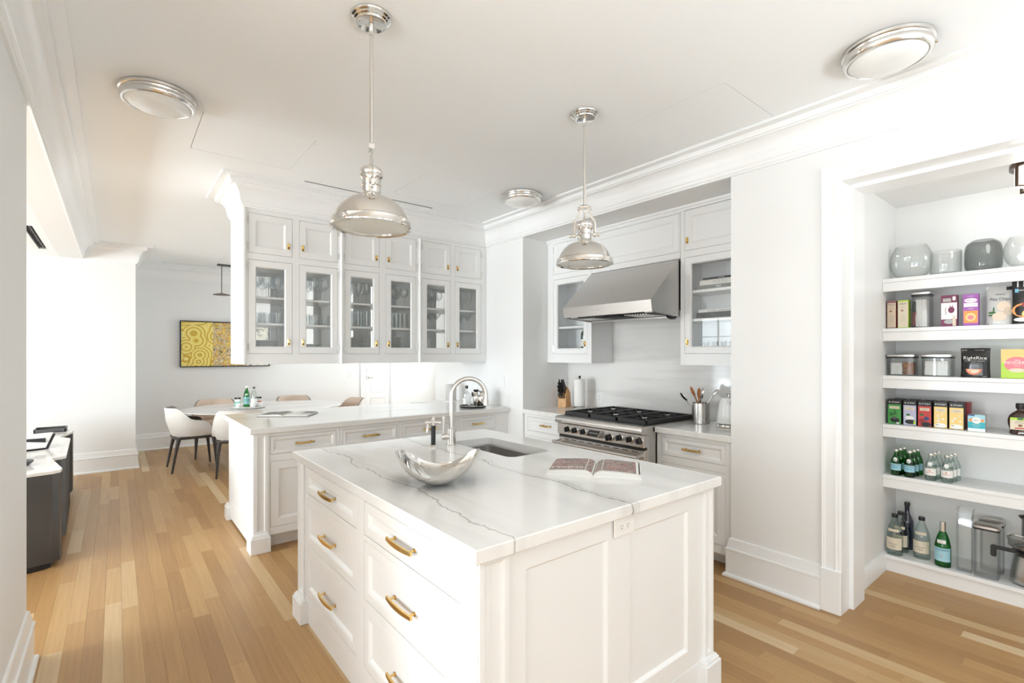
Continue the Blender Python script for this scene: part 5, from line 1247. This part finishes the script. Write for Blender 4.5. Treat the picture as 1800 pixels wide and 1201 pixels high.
def f_bl(mb, w_, h):
    mb.mat(Pm['teal']); mb.rect(-w_/2, w_/2, h*.18, h*.55, -.0006); mb.mat(Pm['white']); mb.rect(-w_/2, w_/2, 0, h*.18, -.0006); mb.mat(Pm['sky']); mb.rect(-w_/2, w_/2, h*.55, h, -.0006)
    mb.mat(Pm['orange']); mb.disc(-w_*.32, h*.66, w_*.12, h*.09, -.001); mb.disc(w_*.32, h*.66, w_*.12, h*.09, -.001); mb.mat(Pm['white']); mb.disc(0, h*.66, w_*.26, h*.20, -.0014); mb.mat(Pm['ink']); mb.text('Bigelow', .0075, 0, h*.66, -.0018); mb.mat(Pm['white']); mb.text('English Breakfast', .006, 0, h*.40, -.0012); mb.text('TEA BAGS', .006, 0, h*.30, -.0012)
    mb.mat(Pm['navy']); mb.rect(-w_/2, -w_*.1, h*.92, h, -.001)
carton('tea_box', 'small teal and white tea box to the right of the yellow boxes', .591, .509, .985, .102, .06, 4.07, f_bl, Pm['grey'])
# syrup jug
t = thing('syrup_bottle', 'dark maple syrup jug with black cap at the right of the tea shelf', 'bottle', (4.12, .365, .9855), RZ)
mb = MB(); mb.lathe([(0, 0), (.044, 0), (.050, .006), (.048, .025), (.056, .060), (.057, .085), (.050, .110), (.034, .128), (.020, .138), (.017, .142), (.017, .155), (0, .155)], n=32, ey=.62); part('glass_body', mb, M['amber'], t)
mb = MB(); mb.lathe([(0, .150), (.021, .150), (.023, .155), (.023, .178), (.020, .182), (0, .182)], n=24); part('cap', mb, M['black'], t)
mb = MB(); mb.tube([(.016, 0, .150), (.034, 0, .152), (.036, 0, .140), (.030, 0, .130)], .0045, 8); part('handle', mb, M['amber'], t)
mb = MB(); mb.mat(Pm['cream']); mb.rect(-.042, .042, .030, .098, -.0372); mb.mat(Pm['lime']); mb.rect(-.042, .042, .085, .100, -.0374); mb.mat(Pm['leaf']); mb.rect(-.012, .012, .088, .103, -.0378); mb.mat(Pm['ink']); mb.text('ORGANIC', .007, 0, .080, -.0376); mb.text('MAPLE SYRUP', .0075, 0, .070, -.0376); mb.mat(Pm['brown']); mb.disc(0, .055, .010, .007, -.0378, 10); mb.mat(Pm['red']); mb.rect(-.022, .018, .036, .043, -.0378); part('label', mb, None, t)
# small bottle packs
BP = [(0, 0), (.026, 0), (.0295, .004), (.0295, .075), (.0285, .095), (.020, .122), (.0125, .140), (.0118, .158), (0, .158)]
def mini(glass, lab_, tx, txm, col2, neck, title):
    t = thing('mineral_water_bottle', title, 'bottle', (0, 0, 0), RZ)
    mb = MB(); mb.lathe(smooth(BP, 3), n=20); part('glass_body', mb, glass, t)
    mb = MB(); mb.lathe([(0, .156), (.0135, .156), (.0145, .160), (.0135, .170), (0, .171)], n=16); part('cap', mb, M['nickel'], t)
    mb = MB(); mb.mat(lab_); mb.band(.0300, .034, .078, -1.25, 1.25); mb.mat(txm); mb.text(tx, .0085 if neck != 'p' else .0115, 0, .068 if neck != 'p' else .052, 0, bend=.0304); mb.mat(col2)
    if neck != 'p': mb.band(.0302, .050, .058, -.6, .6)
    else: mb.band(.0302, .060, .068, -.12, .12)
    part('label', mb, None, t)
    mb = MB(); mb.mat(Pm['white']); v0 = len(mb.v)
    n_ = 14; pts = []
    for q in range(n_): a = 2*PI*q/n_; zz = .106+.013*math.sin(a); xx = .012*math.cos(a); rr5 = .0287-(max(0, zz-.095))*.29+.0008; th = xx/rr5; pts.append((rr5*math.sin(th), -rr5*math.cos(th), zz))
    mb.add(pts, [tuple(range(n_))]); part('neck_label', mb, None, t)
    return t
g0 = mini(M['greeng'], Pm['sky'], 'S.PELLEGRINO', Pm['navy'], Pm['blue'], 's', 'x'); c0 = mini(M['aqua'], Pm['white'], 'PANNA', Pm['coral'], Pm['coral'], 'p', 'x')
ZS = .6465; first = {}
for proto_, cols_, nm in ((g0, (.946, .874), 'green'), (c0, (.766, .686), 'clear')):
    for ci, yy in enumerate(cols_):
        for j in range(3):
            lab_ = 'small %s bottle, %s in the %s row of the %s pack' % ('green' if nm == 'green' else 'pale clear', ('frontmost', 'middle', 'rearmost')[j], ('left', 'right')[ci], 'green' if nm == 'green' else 'clear')
            loc = (4.080+j*.062, yy-j*.008, ZS)
            if nm not in first: first[nm] = 1; proto_.location = loc; proto_['label'] = lab_; proto_['group'] = '%s mineral water bottles on the pantry shelf' % nm
            else: dup(proto_, loc, label=lab_, group='%s mineral water bottles on the pantry shelf' % nm)
# big bottles on the lowest shelf
BB = [(0, 0), (.040, 0), (.0445, .006), (.0445, .110), (.0425, .145), (.034, .185), (.020, .222), (.0155, .236), (.0150, .255), (0, .255)]
def bigb(label, x, y, glass, liq=None, capm=None):
    z = .1105
    return bottle_at('mineral_water_bottle', label, (x, y, z), BB, glass, capm or M['black'], (.247, .270), .0175,
        bands=[(.0452, .040, .118, 1.15, Pm['cream'], [(Pm['ink'], .013, 'Mountain', 0, .078), (Pm['ink'], .013, 'Valley', 0, .062), (Pm['grey'], .010, 'o', 0, .100)]), (.0415, .158, .176, .8, Pm['cream'], [])], liquid=liq)
bigb('large clear water bottle at the front left corner of the lowest pantry shelf', 4.085, .955, M['aqua'])
bigb('large clear water bottle directly behind the corner one on the lowest pantry shelf', 4.18, .945, M['aqua'])
bigb('large clear water bottle with cream label, standing alone in the lowest pantry shelf', 4.15, .826, M['aqua'])
bottle_at('wine_bottle', 'tall dark blue bottle behind the corner bottles on the lowest pantry shelf', (4.275, .930, .1105), [(0, 0), (.035, 0), (.0375, .005), (.0375, .17), (.030, .21), (.0145, .25), (.014, .30), (0, .30)], M['blueg'], M['black'], (.295, .318), .0165)
t = bottle_at('sparkling_water_bottle', 'large green sparkling water bottle with pale blue label on the lowest pantry shelf', (4.10, .711, .1105), [(0, 0), (.036, 0), (.0405, .006), (.0405, .115), (.039, .135), (.030, .180), (.017, .215), (.0145, .225), (.0145, .250), (0, .250)], M['greeng'], M['nickel'], (.215, .278), .0158,
    bands=[(.0411, .035, .120, 1.2, Pm['sky'], [(Pm['navy'], .0125, 'S.PELLEGRINO', 0, .107), (Pm['coral'], .030, '*', 0, .066), (Pm['white'], .008, 'NATURAL MINERAL WATER', 0, .045)]), (.0405, .148, .170, .55, Pm['white'], [(Pm['coral'], .009, 'S.P.', 0, .158)])])
# clear pitcher / open tall clear box
mb = MB(); a, b_, h_ = .036, .072, .385
o = [(-a, 0), (a, 0), (a, b_), (-a, b_)]; t_ = .003; q = [(-a+t_, t_), (a-t_, t_), (a-t_, b_-t_), (-a+t_, b_-t_)]
mb.add([(x, y, 0) for x, y in o]+[(x*1.0, y, h_*.90) for x, y in o]+[(x*(1.14 if x > 0 else .86)-.004*(x < 0)+(.0), y+.012, h_) for x, y in o]+[(x*(1.14 if x > 0 else .86)-.002*(x < 0), y+.012, h_) for x, y in q]+[(x, y, h_*.9) for x, y in q]+[(x, y, .004) for x, y in q],
    [(k*4+j, k*4+(j+1) % 4, (k+1)*4+(j+1) % 4, (k+1)*4+j) for k in range(5) for j in range(4)]+[(0, 1, 2, 3), (20, 21, 22, 23)])
solid('acrylic_jug', mb, M['clearp'], 'tall narrow clear acrylic container with flared top on the lowest pantry shelf', 'container', loc=(4.075, .608, .1105), rz=RZ)
# juicer
t = thing('juicer', 'stainless steel juicer with black handle at the right edge of the lowest pantry shelf', 'juicer', (4.15, .325, .1105), RZ)
mb = MB(); mb.lathe([(0, .008), (.085, .008), (.090, .020), (.088, .060), (.080, .120), (.074, .165), (.060, .178), (0, .180)], n=44); part('motor_base', mb, M['steel'], t)
mb = MB(); mb.lathe([(0, 0), (.060, 0), (.080, .006), (.082, .014), (0, .014)], n=36); part('foot_ring', mb, M['black'], t)
mb = MB(); mb.lathe([(0, .180), (.055, .180), (.075, .192), (.080, .200), (.060, .204), (0, .204)], n=40); part('collar', mb, M['black'], t)
mb = MB(); mb.lathe([(0, .204), (.080, .206), (.096, .225), (.104, .262), (.106, .266), (.103, .268), (.094, .232), (0, .212)], n=44); part('bowl', mb, M['clearp'], t)
mb = MB(); mb.lathe([(.078, .205), (.097, .215), (.100, .226), (.094, .226), (.078, .214)], n=44); part('bowl_rim', mb, M['steel'], t)
mb = MB(); mb.lathe([(.040, .262), (.042, .264), (.041, .372), (.052, .385), (.055, .389), (.051, .391), (.037, .375), (.037, .262)], n=32); part('feed_tube', mb, M['smoke'], t)
mb = MB(); mb.lathe([(0, .391), (.052, .389), (.054, .393), (.040, .398), (0, .399)], n=32); part('pusher', mb, M['black'], t)
mb = MB(); mb.box(-.155, -.050, -.118, -.098, .196, .218, .004); mb.box(-.160, -.134, -.119, -.097, .150, .218, .006); mb.tube([(-.055, -.108, .206), (-.045, -.06, .200)], .009, 8); part('latch_handle', mb, M['black'], t, label='black latch handle')
mb = MB(); mb.tube([(-.085, -.02, .285), (-.10, -.035, .268), (-.06, -.07, .292), (.06, -.075, .280), (.10, -.04, .262)], .0032, 8); part('locking_wire', mb, M['chrome'], t)
# top shelf glass
def vase(name, label, y, prof, m_, x=4.16, n=44, ey=1):
    mb = MB(); mb.lathe(smooth(prof, 5, 2), n=n+16, ey=ey); return solid(name, mb, m_, label, 'vase', loc=(x, y, 1.9605), rz=RZ, ang=60)
vase('glass_vase', 'large flattened round clear vase at the left end of the top pantry shelf', .893, [(0, 0), (.050, 0), (.056, .003), (.090, .030), (.112, .075), (.119, .118), (.115, .160), (.098, .205), (.082, .232), (.079, .231), (.095, .204), (.112, .160), (.116, .118), (.109, .076), (.087, .032), (.050, .009), (0, .009)], M['vase'], x=4.20, ey=.55)
vase('glass_bowl', 'straight-sided short clear glass bowl between the round vase and the smoked vase', .700, [(0, 0), (.070, 0), (.078, .005), (.079, .148), (.077, .150), (.075, .148), (.074, .010), (0, .008)], M['vase'], x=4.115)
vase('smoked_vase', 'smoked grey rounded glass vase on the top pantry shelf', .530, [(0, 0), (.060, 0), (.076, .008), (.086, .030), (.088, .080), (.086, .140), (.078, .172), (.058, .190), (.050, .196), (.047, .194), (.055, .187), (.074, .169), (.082, .139), (.084, .08), (.082, .032), (.072, .012), (0, .010)], M['smoke'], x=4.15)
vase('glass_vase', 'round clear glass vase cut off by the right edge, on the top pantry shelf', .345, [(0, 0), (.040, 0), (.046, .003), (.078, .030), (.096, .070), (.100, .100), (.095, .140), (.078, .180), (.070, .192), (.067, .191), (.092, .139), (.097, .1), (.093, .071), (.075, .032), (.040, .008), (0, .008)], M['vase'], x=4.15, ey=.6)
t = thing('serving_tongs', 'small metal piece at the right edge of the small bottle shelf', 'utensil', (4.25, .305, .6475), 0)
mb = MB(); mb.tube([(0, .03, .006), (0, .0, .012), (0, -.03, .006), (.01, -.08, .006)], .005, 8); part('bar', mb, M['chrome'], t)

# ================================================================ dining corner
TB_ = (1.62, 7.40)
t = thing('dining_table', 'oval dining table with veined white marble top on dark pedestal', 'dining table', (*TB_, 0))
M['marble_t'] = marble('marble_table', [(-.2, .3, .02, .25), (.3, -.2, .02, .3)], cloud=.12, axis='Y', cs=3)
mb = MB(); mb.lathe([(0, .715), (.90, .715), (.985, .728), (1.0, .734), (1.0, .738), (.995, .74), (0, .74)], n=72, ey=.85); part('tabletop', mb, M['marble_t'], t, ang=20)
mb = MB()
for k in range(3):
    a0 = k*2*PI/3+2.6; pts = []
    mb.lathe([(.10, 0), (.30, 0), (.28, .03), (.16, .30), (.16, .45), (.30, .69), (.34, .715), (.10, .715)], n=14, a0=a0, a1=a0+1.5)
part('pedestal', mb, M['wenge'], t, ang=40)
def chair(label, x, y, rz, inner, group=None):
    """armchair facing +Y in its own frame"""
    t = thing('dining_armchair', label, 'chair', (x, y, 0), rz, group)
    U = []; n = 26
    for k in range(n+1):
        s_ = -1+2*k/n; a = PI*1.5+s_*PI*.5*1.0
        if abs(s_) <= .56: aa = s_/.56*PI/2; px, py = .265*math.sin(aa), -.20*math.cos(aa)+.0; 
        else: f = (abs(s_)-.56)/.44; px, py = math.copysign(.265+.012*f, s_), .0+.25*f
        b = abs(s_); top = .79 if b < .30 else (.79-.15*(.5-.5*math.cos(PI*min(1, (b-.30)/.30))) if b < .60 else .64-.012*(b-.6)/.2 if b < .8 else .632-.185*((b-.8)/.2)**1.5)
        lean = .055*(1-min(1, b/.6))
        U.append((px, py, top, lean))
    mb = MB(); vs = []; th = .022; mz = 7
    for side in (1, -1):
        for (px, py, top, lean) in U:
            r_ = math.hypot(px, py) or 1; nx_, ny_ = (px/r_, py/r_) if py < 0 else (math.copysign(1, px), 0)
            for k in range(mz):
                c = k/(mz-1); z = .435+(top-.435)*c; bulge = th*(.55+.45*math.sin(PI*min(1, c*1.1+.05)))
                sc_ = .86+.14*min(1, c*1.8)
                vs.append(((px*sc_+nx_*side*bulge), (py*sc_-lean*c+ny_*side*bulge), z))
    N_ = len(U); o = N_*mz; fs = []
    for k in range(N_-1):
        for j in range(mz-1): fs.append((k*mz+j, (k+1)*mz+j, (k+1)*mz+j+1, k*mz+j+1)); fs.append((o+k*mz+j, o+(k+1)*mz+j, o+(k+1)*mz+j+1, o+k*mz+j+1))
    mb.mat(M['fabric']); 
    outer_f = [f for i, f in enumerate(fs) if i % 2 == 0]; inner_f = [f for i, f in enumerate(fs) if i % 2]
    b0 = len(mb.v); mb.v += [tuple(v) for v in vs]
    for f in outer_f: mb.face(f)
    mb.mat(inner)
    for f in inner_f: mb.face(f)
    mb.mat(M['piping'])
    for k in range(N_-1):
        mb.face((k*mz+mz-1, (k+1)*mz+mz-1, o+(k+1)*mz+mz-1, o+k*mz+mz-1)); mb.face((k*mz, (k+1)*mz, o+(k+1)*mz, o+k*mz))
    for k in (0, N_-1):
        for j in range(mz-1): mb.face((k*mz+j, k*mz+j+1, o+k*mz+j+1, o+k*mz+j))
    part('upholstered_shell', mb, None, t, ang=60)
    mb = MB(); se = [(-.235, .265), (.235, .265), (.225, .03), (.16, -.105), (.06, -.145), (-.06, -.145), (-.16, -.105), (-.225, .03)]
    lv = [(.97, .425), (1.0, .445), (1.0, .475), (.94, .492), (.80, .498)]; vs = [(px*s_, py*s_, z) for s_, z in lv for px, py in se]; n8 = len(se)
    mb.add(vs, [(k*n8+j, k*n8+(j+1) % n8, (k+1)*n8+(j+1) % n8, (k+1)*n8+j) for k in range(len(lv)-1) for j in range(n8)]+[tuple(range(n8)), tuple((len(lv)-1)*n8+j for j in range(n8))]); part('seat', mb, inner, t, ang=50)
    mb = MB(); pts = [(-.235, .24, .418), (-.235, -.13, .418), (-.12, -.175, .418), (.12, -.175, .418), (.235, -.13, .418), (.235, .24, .418), (-.235, .24, .418)]; mb.tube(pts, .018, 8); part('seat_frame', mb, M['wenge'], t)
    for lx, ly, ex, ey_ in ((-.225, .235, -.235, .27), (.225, .235, .235, .27), (-.215, -.14, -.245, -.21), (.215, -.14, .245, -.21)):
        mb = MB(); mb.tube([(lx*.97, ly*.97, .418), (lx, ly, .395), ((lx*2+ex)/3, (ly*2+ey_)/3, .28), (ex, ey_, .002)], [.020, .025, .018, .0115], 10); part('leg', mb, M['wenge'], t, ang=50)
    return t
chair('white woven armchair with dark legs at the near left end of the dining table', .735, 7.50, math.radians(-88), M['piping'])
chair('white upholstered dining armchair partly hidden by the peninsula end', 1.185, 6.79, math.radians(-8), M['piping'])
chair('dining armchair behind the table, its pale back rising left of the bottles', 1.13, 8.28, math.radians(172), M['tan'])
chair('tan-lined dining armchair behind the table near its right end', 2.22, 8.24, math.radians(178), M['tan'])
chair('tan-lined dining armchair at the right end of the table', 2.72, 7.36, math.radians(95), M['tan'])
t = thing('round_tray', 'round white marble tray on the dining table carrying bottles and cups', 'tray', (1.39, 7.36, .7405))
mb = MB(); mb.lathe([(0, 0), (.18, 0), (.205, .006), (.205, .014), (.198, .016), (0, .012)], n=48); part('tray', mb, M['marble_t'], t)
mb = MB(); mb.lathe([(.203, .0085), (.2065, .0085), (.2065, .0115), (.203, .0115)], n=48); part('rim', mb, M['darkgrey'], t)
zt_ = .7545; vd = Vector((.16, 1, 0)).normalized(); rzv = math.atan2(-(.189), .982)
def tin(label, x, y, col, ttl):
    mb = MB(); mb.mat(Pm['white']); mb.box(-.036, .036, 0, .05, 0, .115, .003); mb.mat(Pm['black']); mb.box(-.037, .037, -.001, .051, .098, .120, .002); mb.mat(Pm[col]); mb.rect(-.034, .034, .004, .064, -.0006); mb.mat(Pm['white']); mb.rect(-.024, .024, .028, .050, -.001); mb.text(ttl, .012, 0, .109, -.0016); mb.mat(Pm[col]); mb.box(.0365, .0368, .004, .046, .004, .094)
    solid('tea_tin', mb, None, label, 'tin', loc=(x, y, zt_), rz=rzv)
tin('mint green and white tea tin with black lid on the dining tray', 1.275, 7.45, 'mint', 'TEA'); tin('coral and white tea tin with black lid on the dining tray', 1.525, 7.42, 'coral', 'TEA')
bottle_at('sparkling_water_bottle', 'green water bottle with blue label on the dining tray', (1.375, 7.40, zt_), [(0, 0), (.035, 0), (.0375, .005), (.0375, .14), (.030, .19), (.016, .225), (.014, .26), (0, .26)], M['greeng'], M['nickel'], (.25, .275), .0155, rz=rzv, bands=[(.038, .03, .125, 1.2, Pm['sky'], [(Pm['navy'], .012, 'S.PELLEGRINO', 0, .11)]), (.036, .155, .172, .5, Pm['white'], [])])
bottle_at('mineral_water_bottle', 'clear water bottle with white label beside the green one on the dining tray', (1.460, 7.385, zt_), [(0, 0), (.038, 0), (.040, .005), (.040, .12), (.034, .17), (.017, .215), (.0145, .245), (0, .245)], M['aqua'], M['black'], (.238, .262), .0165, rz=rzv, bands=[(.0405, .02, .105, 1.2, Pm['white'], [])])
cm = MB(); cm.lathe([(0, 0), (.022, 0), (.026, .004), (.034, .030), (.036, .052), (.0345, .052), (.032, .030), (.024, .008), (0, .008)], n=24); cm.tube([(.034, 0, .042), (.052, 0, .040), (.054, 0, .022), (.033, 0, .016)], .004, 6)
CM = mesh_from('coffee_cup', cm, M['white'])
for x, y, lb in ((1.265, 7.33, 'white cup in front of the mint tea tin on the dining tray'), (1.425, 7.27, 'white cup at the front centre of the dining tray'), (1.515, 7.32, 'white cup in front of the coral tea tin on the dining tray')):
    o = put('coffee_cup', CM, lb, 'cup', x, y, zt_, 'white cups on the dining tray')
t = thing('glass_jar', 'small clear glass jar at the right of the dining tray', 'jar', (1.49, 7.46, zt_))
mb = MB(); mb.lathe([(0, 0), (.022, 0), (.024, .06), (.022, .07), (.021, .07), (.022, .06), (.020, .006), (0, .006)], n=20); part('jar', mb, M['ware'], t)
# picture on the back wall: generic ochre abstract in black frame
m, n, l, b = nmat('abstract_print'); b.inputs['Roughness'].default_value = .35
tc = n.new('ShaderNodeTexCoord'); mp = n.new('ShaderNodeMapping'); mp.inputs['Scale'].default_value = (5.5, 1, 6); l.new(tc.outputs['Object'], mp.inputs[0])
vo = n.new('ShaderNodeTexVoronoi'); vo.inputs['Scale'].default_value = .75; l.new(mp.outputs[0], vo.inputs['Vector'])
mu = n.new('ShaderNodeMath'); mu.operation = 'MULTIPLY'; mu.inputs[1].default_value = 5.5; l.new(vo.outputs['Distance'], mu.inputs[0])
fr = n.new('ShaderNodeMath'); fr.operation = 'FRACT'; l.new(mu.outputs[0], fr.inputs[0])
r = ramp(n, [(0, (.88, .72, .16)), (.55, (.90, .78, .28)), (.68, (.60, .36, .03)), (.9, (.66, .44, .05)), (1, (.9, .76, .22))]); l.new(fr.outputs[0], r.inputs[0]); l.new(r.outputs[0], b.inputs['Base Color'])
art1 = m
art2 = page_mat('abstract_patches', [(.75, .52, .06), (.86, .70, .18), (.50, .20, .05), (.88, .80, .5), (.10, .07, .05), (.80, .60, .1)], (16, 1, 14))
t = thing('wall_screen_art', 'black framed yellow and ochre abstract picture on the dining back wall', 'picture', (1.43, 9.27, 1.255))
mb = MB(); w2, h2 = .645, .735; mb.box(-w2, w2, -.002, .03, 0, h2, .002); mb.box(-w2, w2, -.022, -.002, 0, .014); mb.box(-w2, w2, -.022, -.002, h2-.014, h2); mb.box(-w2, -w2+.014, -.022, -.002, 0, h2); mb.box(w2-.014, w2, -.022, -.002, 0, h2); part('frame', mb, M['black'], t)
mb = MB(); mb.box(-w2+.012, -.20, -.008, -.002, .012, h2-.012); mb.mat(art1); part('picture_panel', mb, art1, t)
mb = MB(); mb.box(-.20, w2-.012, -.008, -.002, .012, h2-.012); part('picture_panel', mb, art2, t)
mb = MB(); mb.box(.28, w2-.012, -.009, -.0081, .012, h2-.012); part('picture_panel', mb, page_mat('abstract_light', [(.05, .05, .04), (.75, .73, .62), (.85, .83, .74), (.80, .77, .66), (.12, .11, .08)], (8, 1, 8)), t)
# dining pendant: slim bar with discs
t = thing('disc_chandelier', 'slim dining pendant with dark discs hanging from a ceiling bar', 'pendant lamp', (1.62, 8.62, H-.03))
mb = MB(); mb.box(-.42, .42, -.02, .02, 0, .03, .003); part('canopy', mb, M['darkgrey'], t)
for k, (dx_, dz_) in enumerate(((-.36, -.44), (-.02, -.52), (.30, -.47))):
    mb = MB(); mb.cyl(dx_, 0, dz_, 0, .006, 8); rd = part('rod', mb, M['darkgrey'], t)
    mb = MB(); mb.lathe([(0, dz_+.03), (.02, dz_+.028), (.115, dz_+.004), (.118, dz_), (.112, dz_-.004), (0, dz_-.006)], dx_, 0, 32); part('disc_shade', mb, M['bronze'], t)
# ================================================================ sideboard in the living area
t = thing('sideboard', 'dark ribbed sideboard with zigzag front and white marble top at far left', 'sideboard', (-.75, 5.8, 0), world=True)
zz = [(-1.15, 4.42), (-.47, 4.53), (-.335, 4.56), (-.300, 4.59), (-.293, 4.64), (-.385, 5.13), (-.330, 5.16), (-.306, 5.20), (-.338, 6.26), (-.425, 6.43), (-.350, 6.80), (-.345, 6.88), (-.47, 7.16), (-1.15, 7.2)]
top_ = [(a+(.004 if a > -1 else 0), b) for a, b in zz]
mb = MB(); mb.prism(zz, .04, .640); part('body', mb, mat('ribbed_dark_oak', (.055, .052, .050), .38, noise=.35, nscale=3), t, ang=25)
mb = MB(); mb.prism(top_, .6405, .660); M['marble_d'] = marble('marble_sideboard', [(.05, .3, .012, .6), (.2, -.5, .01, .5)], cloud=.12, axis='X', cs=3.4); part('top', mb, M['marble_d'], t)
rb = 0
for (x0, y0), (x1, y1) in zip(zz[:-1], zz[1:]):
    L = math.hypot(x1-x0, y1-y0); k = int(L/.012)
    if L < .2: continue
    mb = MB(); nx_, ny_ = (y1-y0)/L, -(x1-x0)/L
    for i in range(k):
        f = (i+.5)/k; cx, cy_ = x0+(x1-x0)*f+nx_*.0005, y0+(y1-y0)*f+ny_*.0005; ux, uy = (x1-x0)/L*.004, (y1-y0)/L*.004
        mb.add([(cx-ux, cy_-uy, .045), (cx+ux, cy_+uy, .045), (cx+nx_*.002, cy_+ny_*.002, .045), (cx-ux, cy_-uy, .636), (cx+ux, cy_+uy, .636), (cx+nx_*.002, cy_+ny_*.002, .636)], [(0, 2, 5, 3), (2, 1, 4, 5), (3, 5, 4), (0, 1, 2)])
    o = part('rib_field', mb, M['wenge'], t); o['kind'] = 'stuff'
mb = MB(); mb.prism([(a*.92-.07, b) for a, b in zz], .002, .04); part('plinth', mb, M['black'], t)
t = thing('magazine_stand', 'dark angled book stand holding a magazine on the sideboard', 'book stand', (-.56, 5.75, .6605), world=True)
mb = MB(); mb.add([(-.85, 5.50, .661), (-.44, 5.66, .661), (-.41, 5.86, .755), (-.85, 5.75, .755), (-.85, 5.51, .656+.006), (-.44, 5.67, .667), (-.41, 5.87, .761), (-.85, 5.76, .761)], [(0, 1, 2, 3), (7, 6, 5, 4), (0, 4, 5, 1), (1, 5, 6, 2), (2, 6, 7, 3), (3, 7, 4, 0)]); mb.box(-.85, -.46, 5.70, 5.72, .661, .748); part('stand', mb, M['black'], t)
t = thing('magazine', 'open magazine lying on the dark stand on the sideboard', 'magazine', (-.62, 5.72, .762), world=True)
mb = MB(); mb.add([(-.84, 5.52, .672), (-.455, 5.655, .672), (-.425, 5.85, .768), (-.84, 5.74, .768), (-.84, 5.51, .682), (-.455, 5.645, .682), (-.425, 5.84, .778), (-.84, 5.73, .778)], [(0, 1, 2, 3), (7, 6, 5, 4), (0, 4, 5, 1), (1, 5, 6, 2), (2, 6, 7, 3), (3, 7, 4, 0)]); part('pages', mb, M['paper'], t)
t = thing('box_file', 'low dark tray at the far end of the sideboard', 'tray', (-.50, 6.95, .6605))
mb = MB(); mb.box(-.14, .10, -.12, .12, 0, .006); 
for bx in ((-.14, .10, -.12, -.11), (-.14, .10, .11, .12), (-.14, -.13, -.12, .12), (.09, .10, -.12, .12)): mb.box(*bx, 0, .035, .001)
part('tray', mb, M['darkgrey'], t)
t = thing('small_dish', 'small dark round dish at the near end of the sideboard', 'dish', (-.525, 4.92, .6605))
mb = MB(); mb.lathe([(0, 0), (.04, 0), (.065, .022), (.068, .034), (.064, .034), (.055, .016), (0, .008)], n=28); part('dish', mb, M['darkgrey'], t)
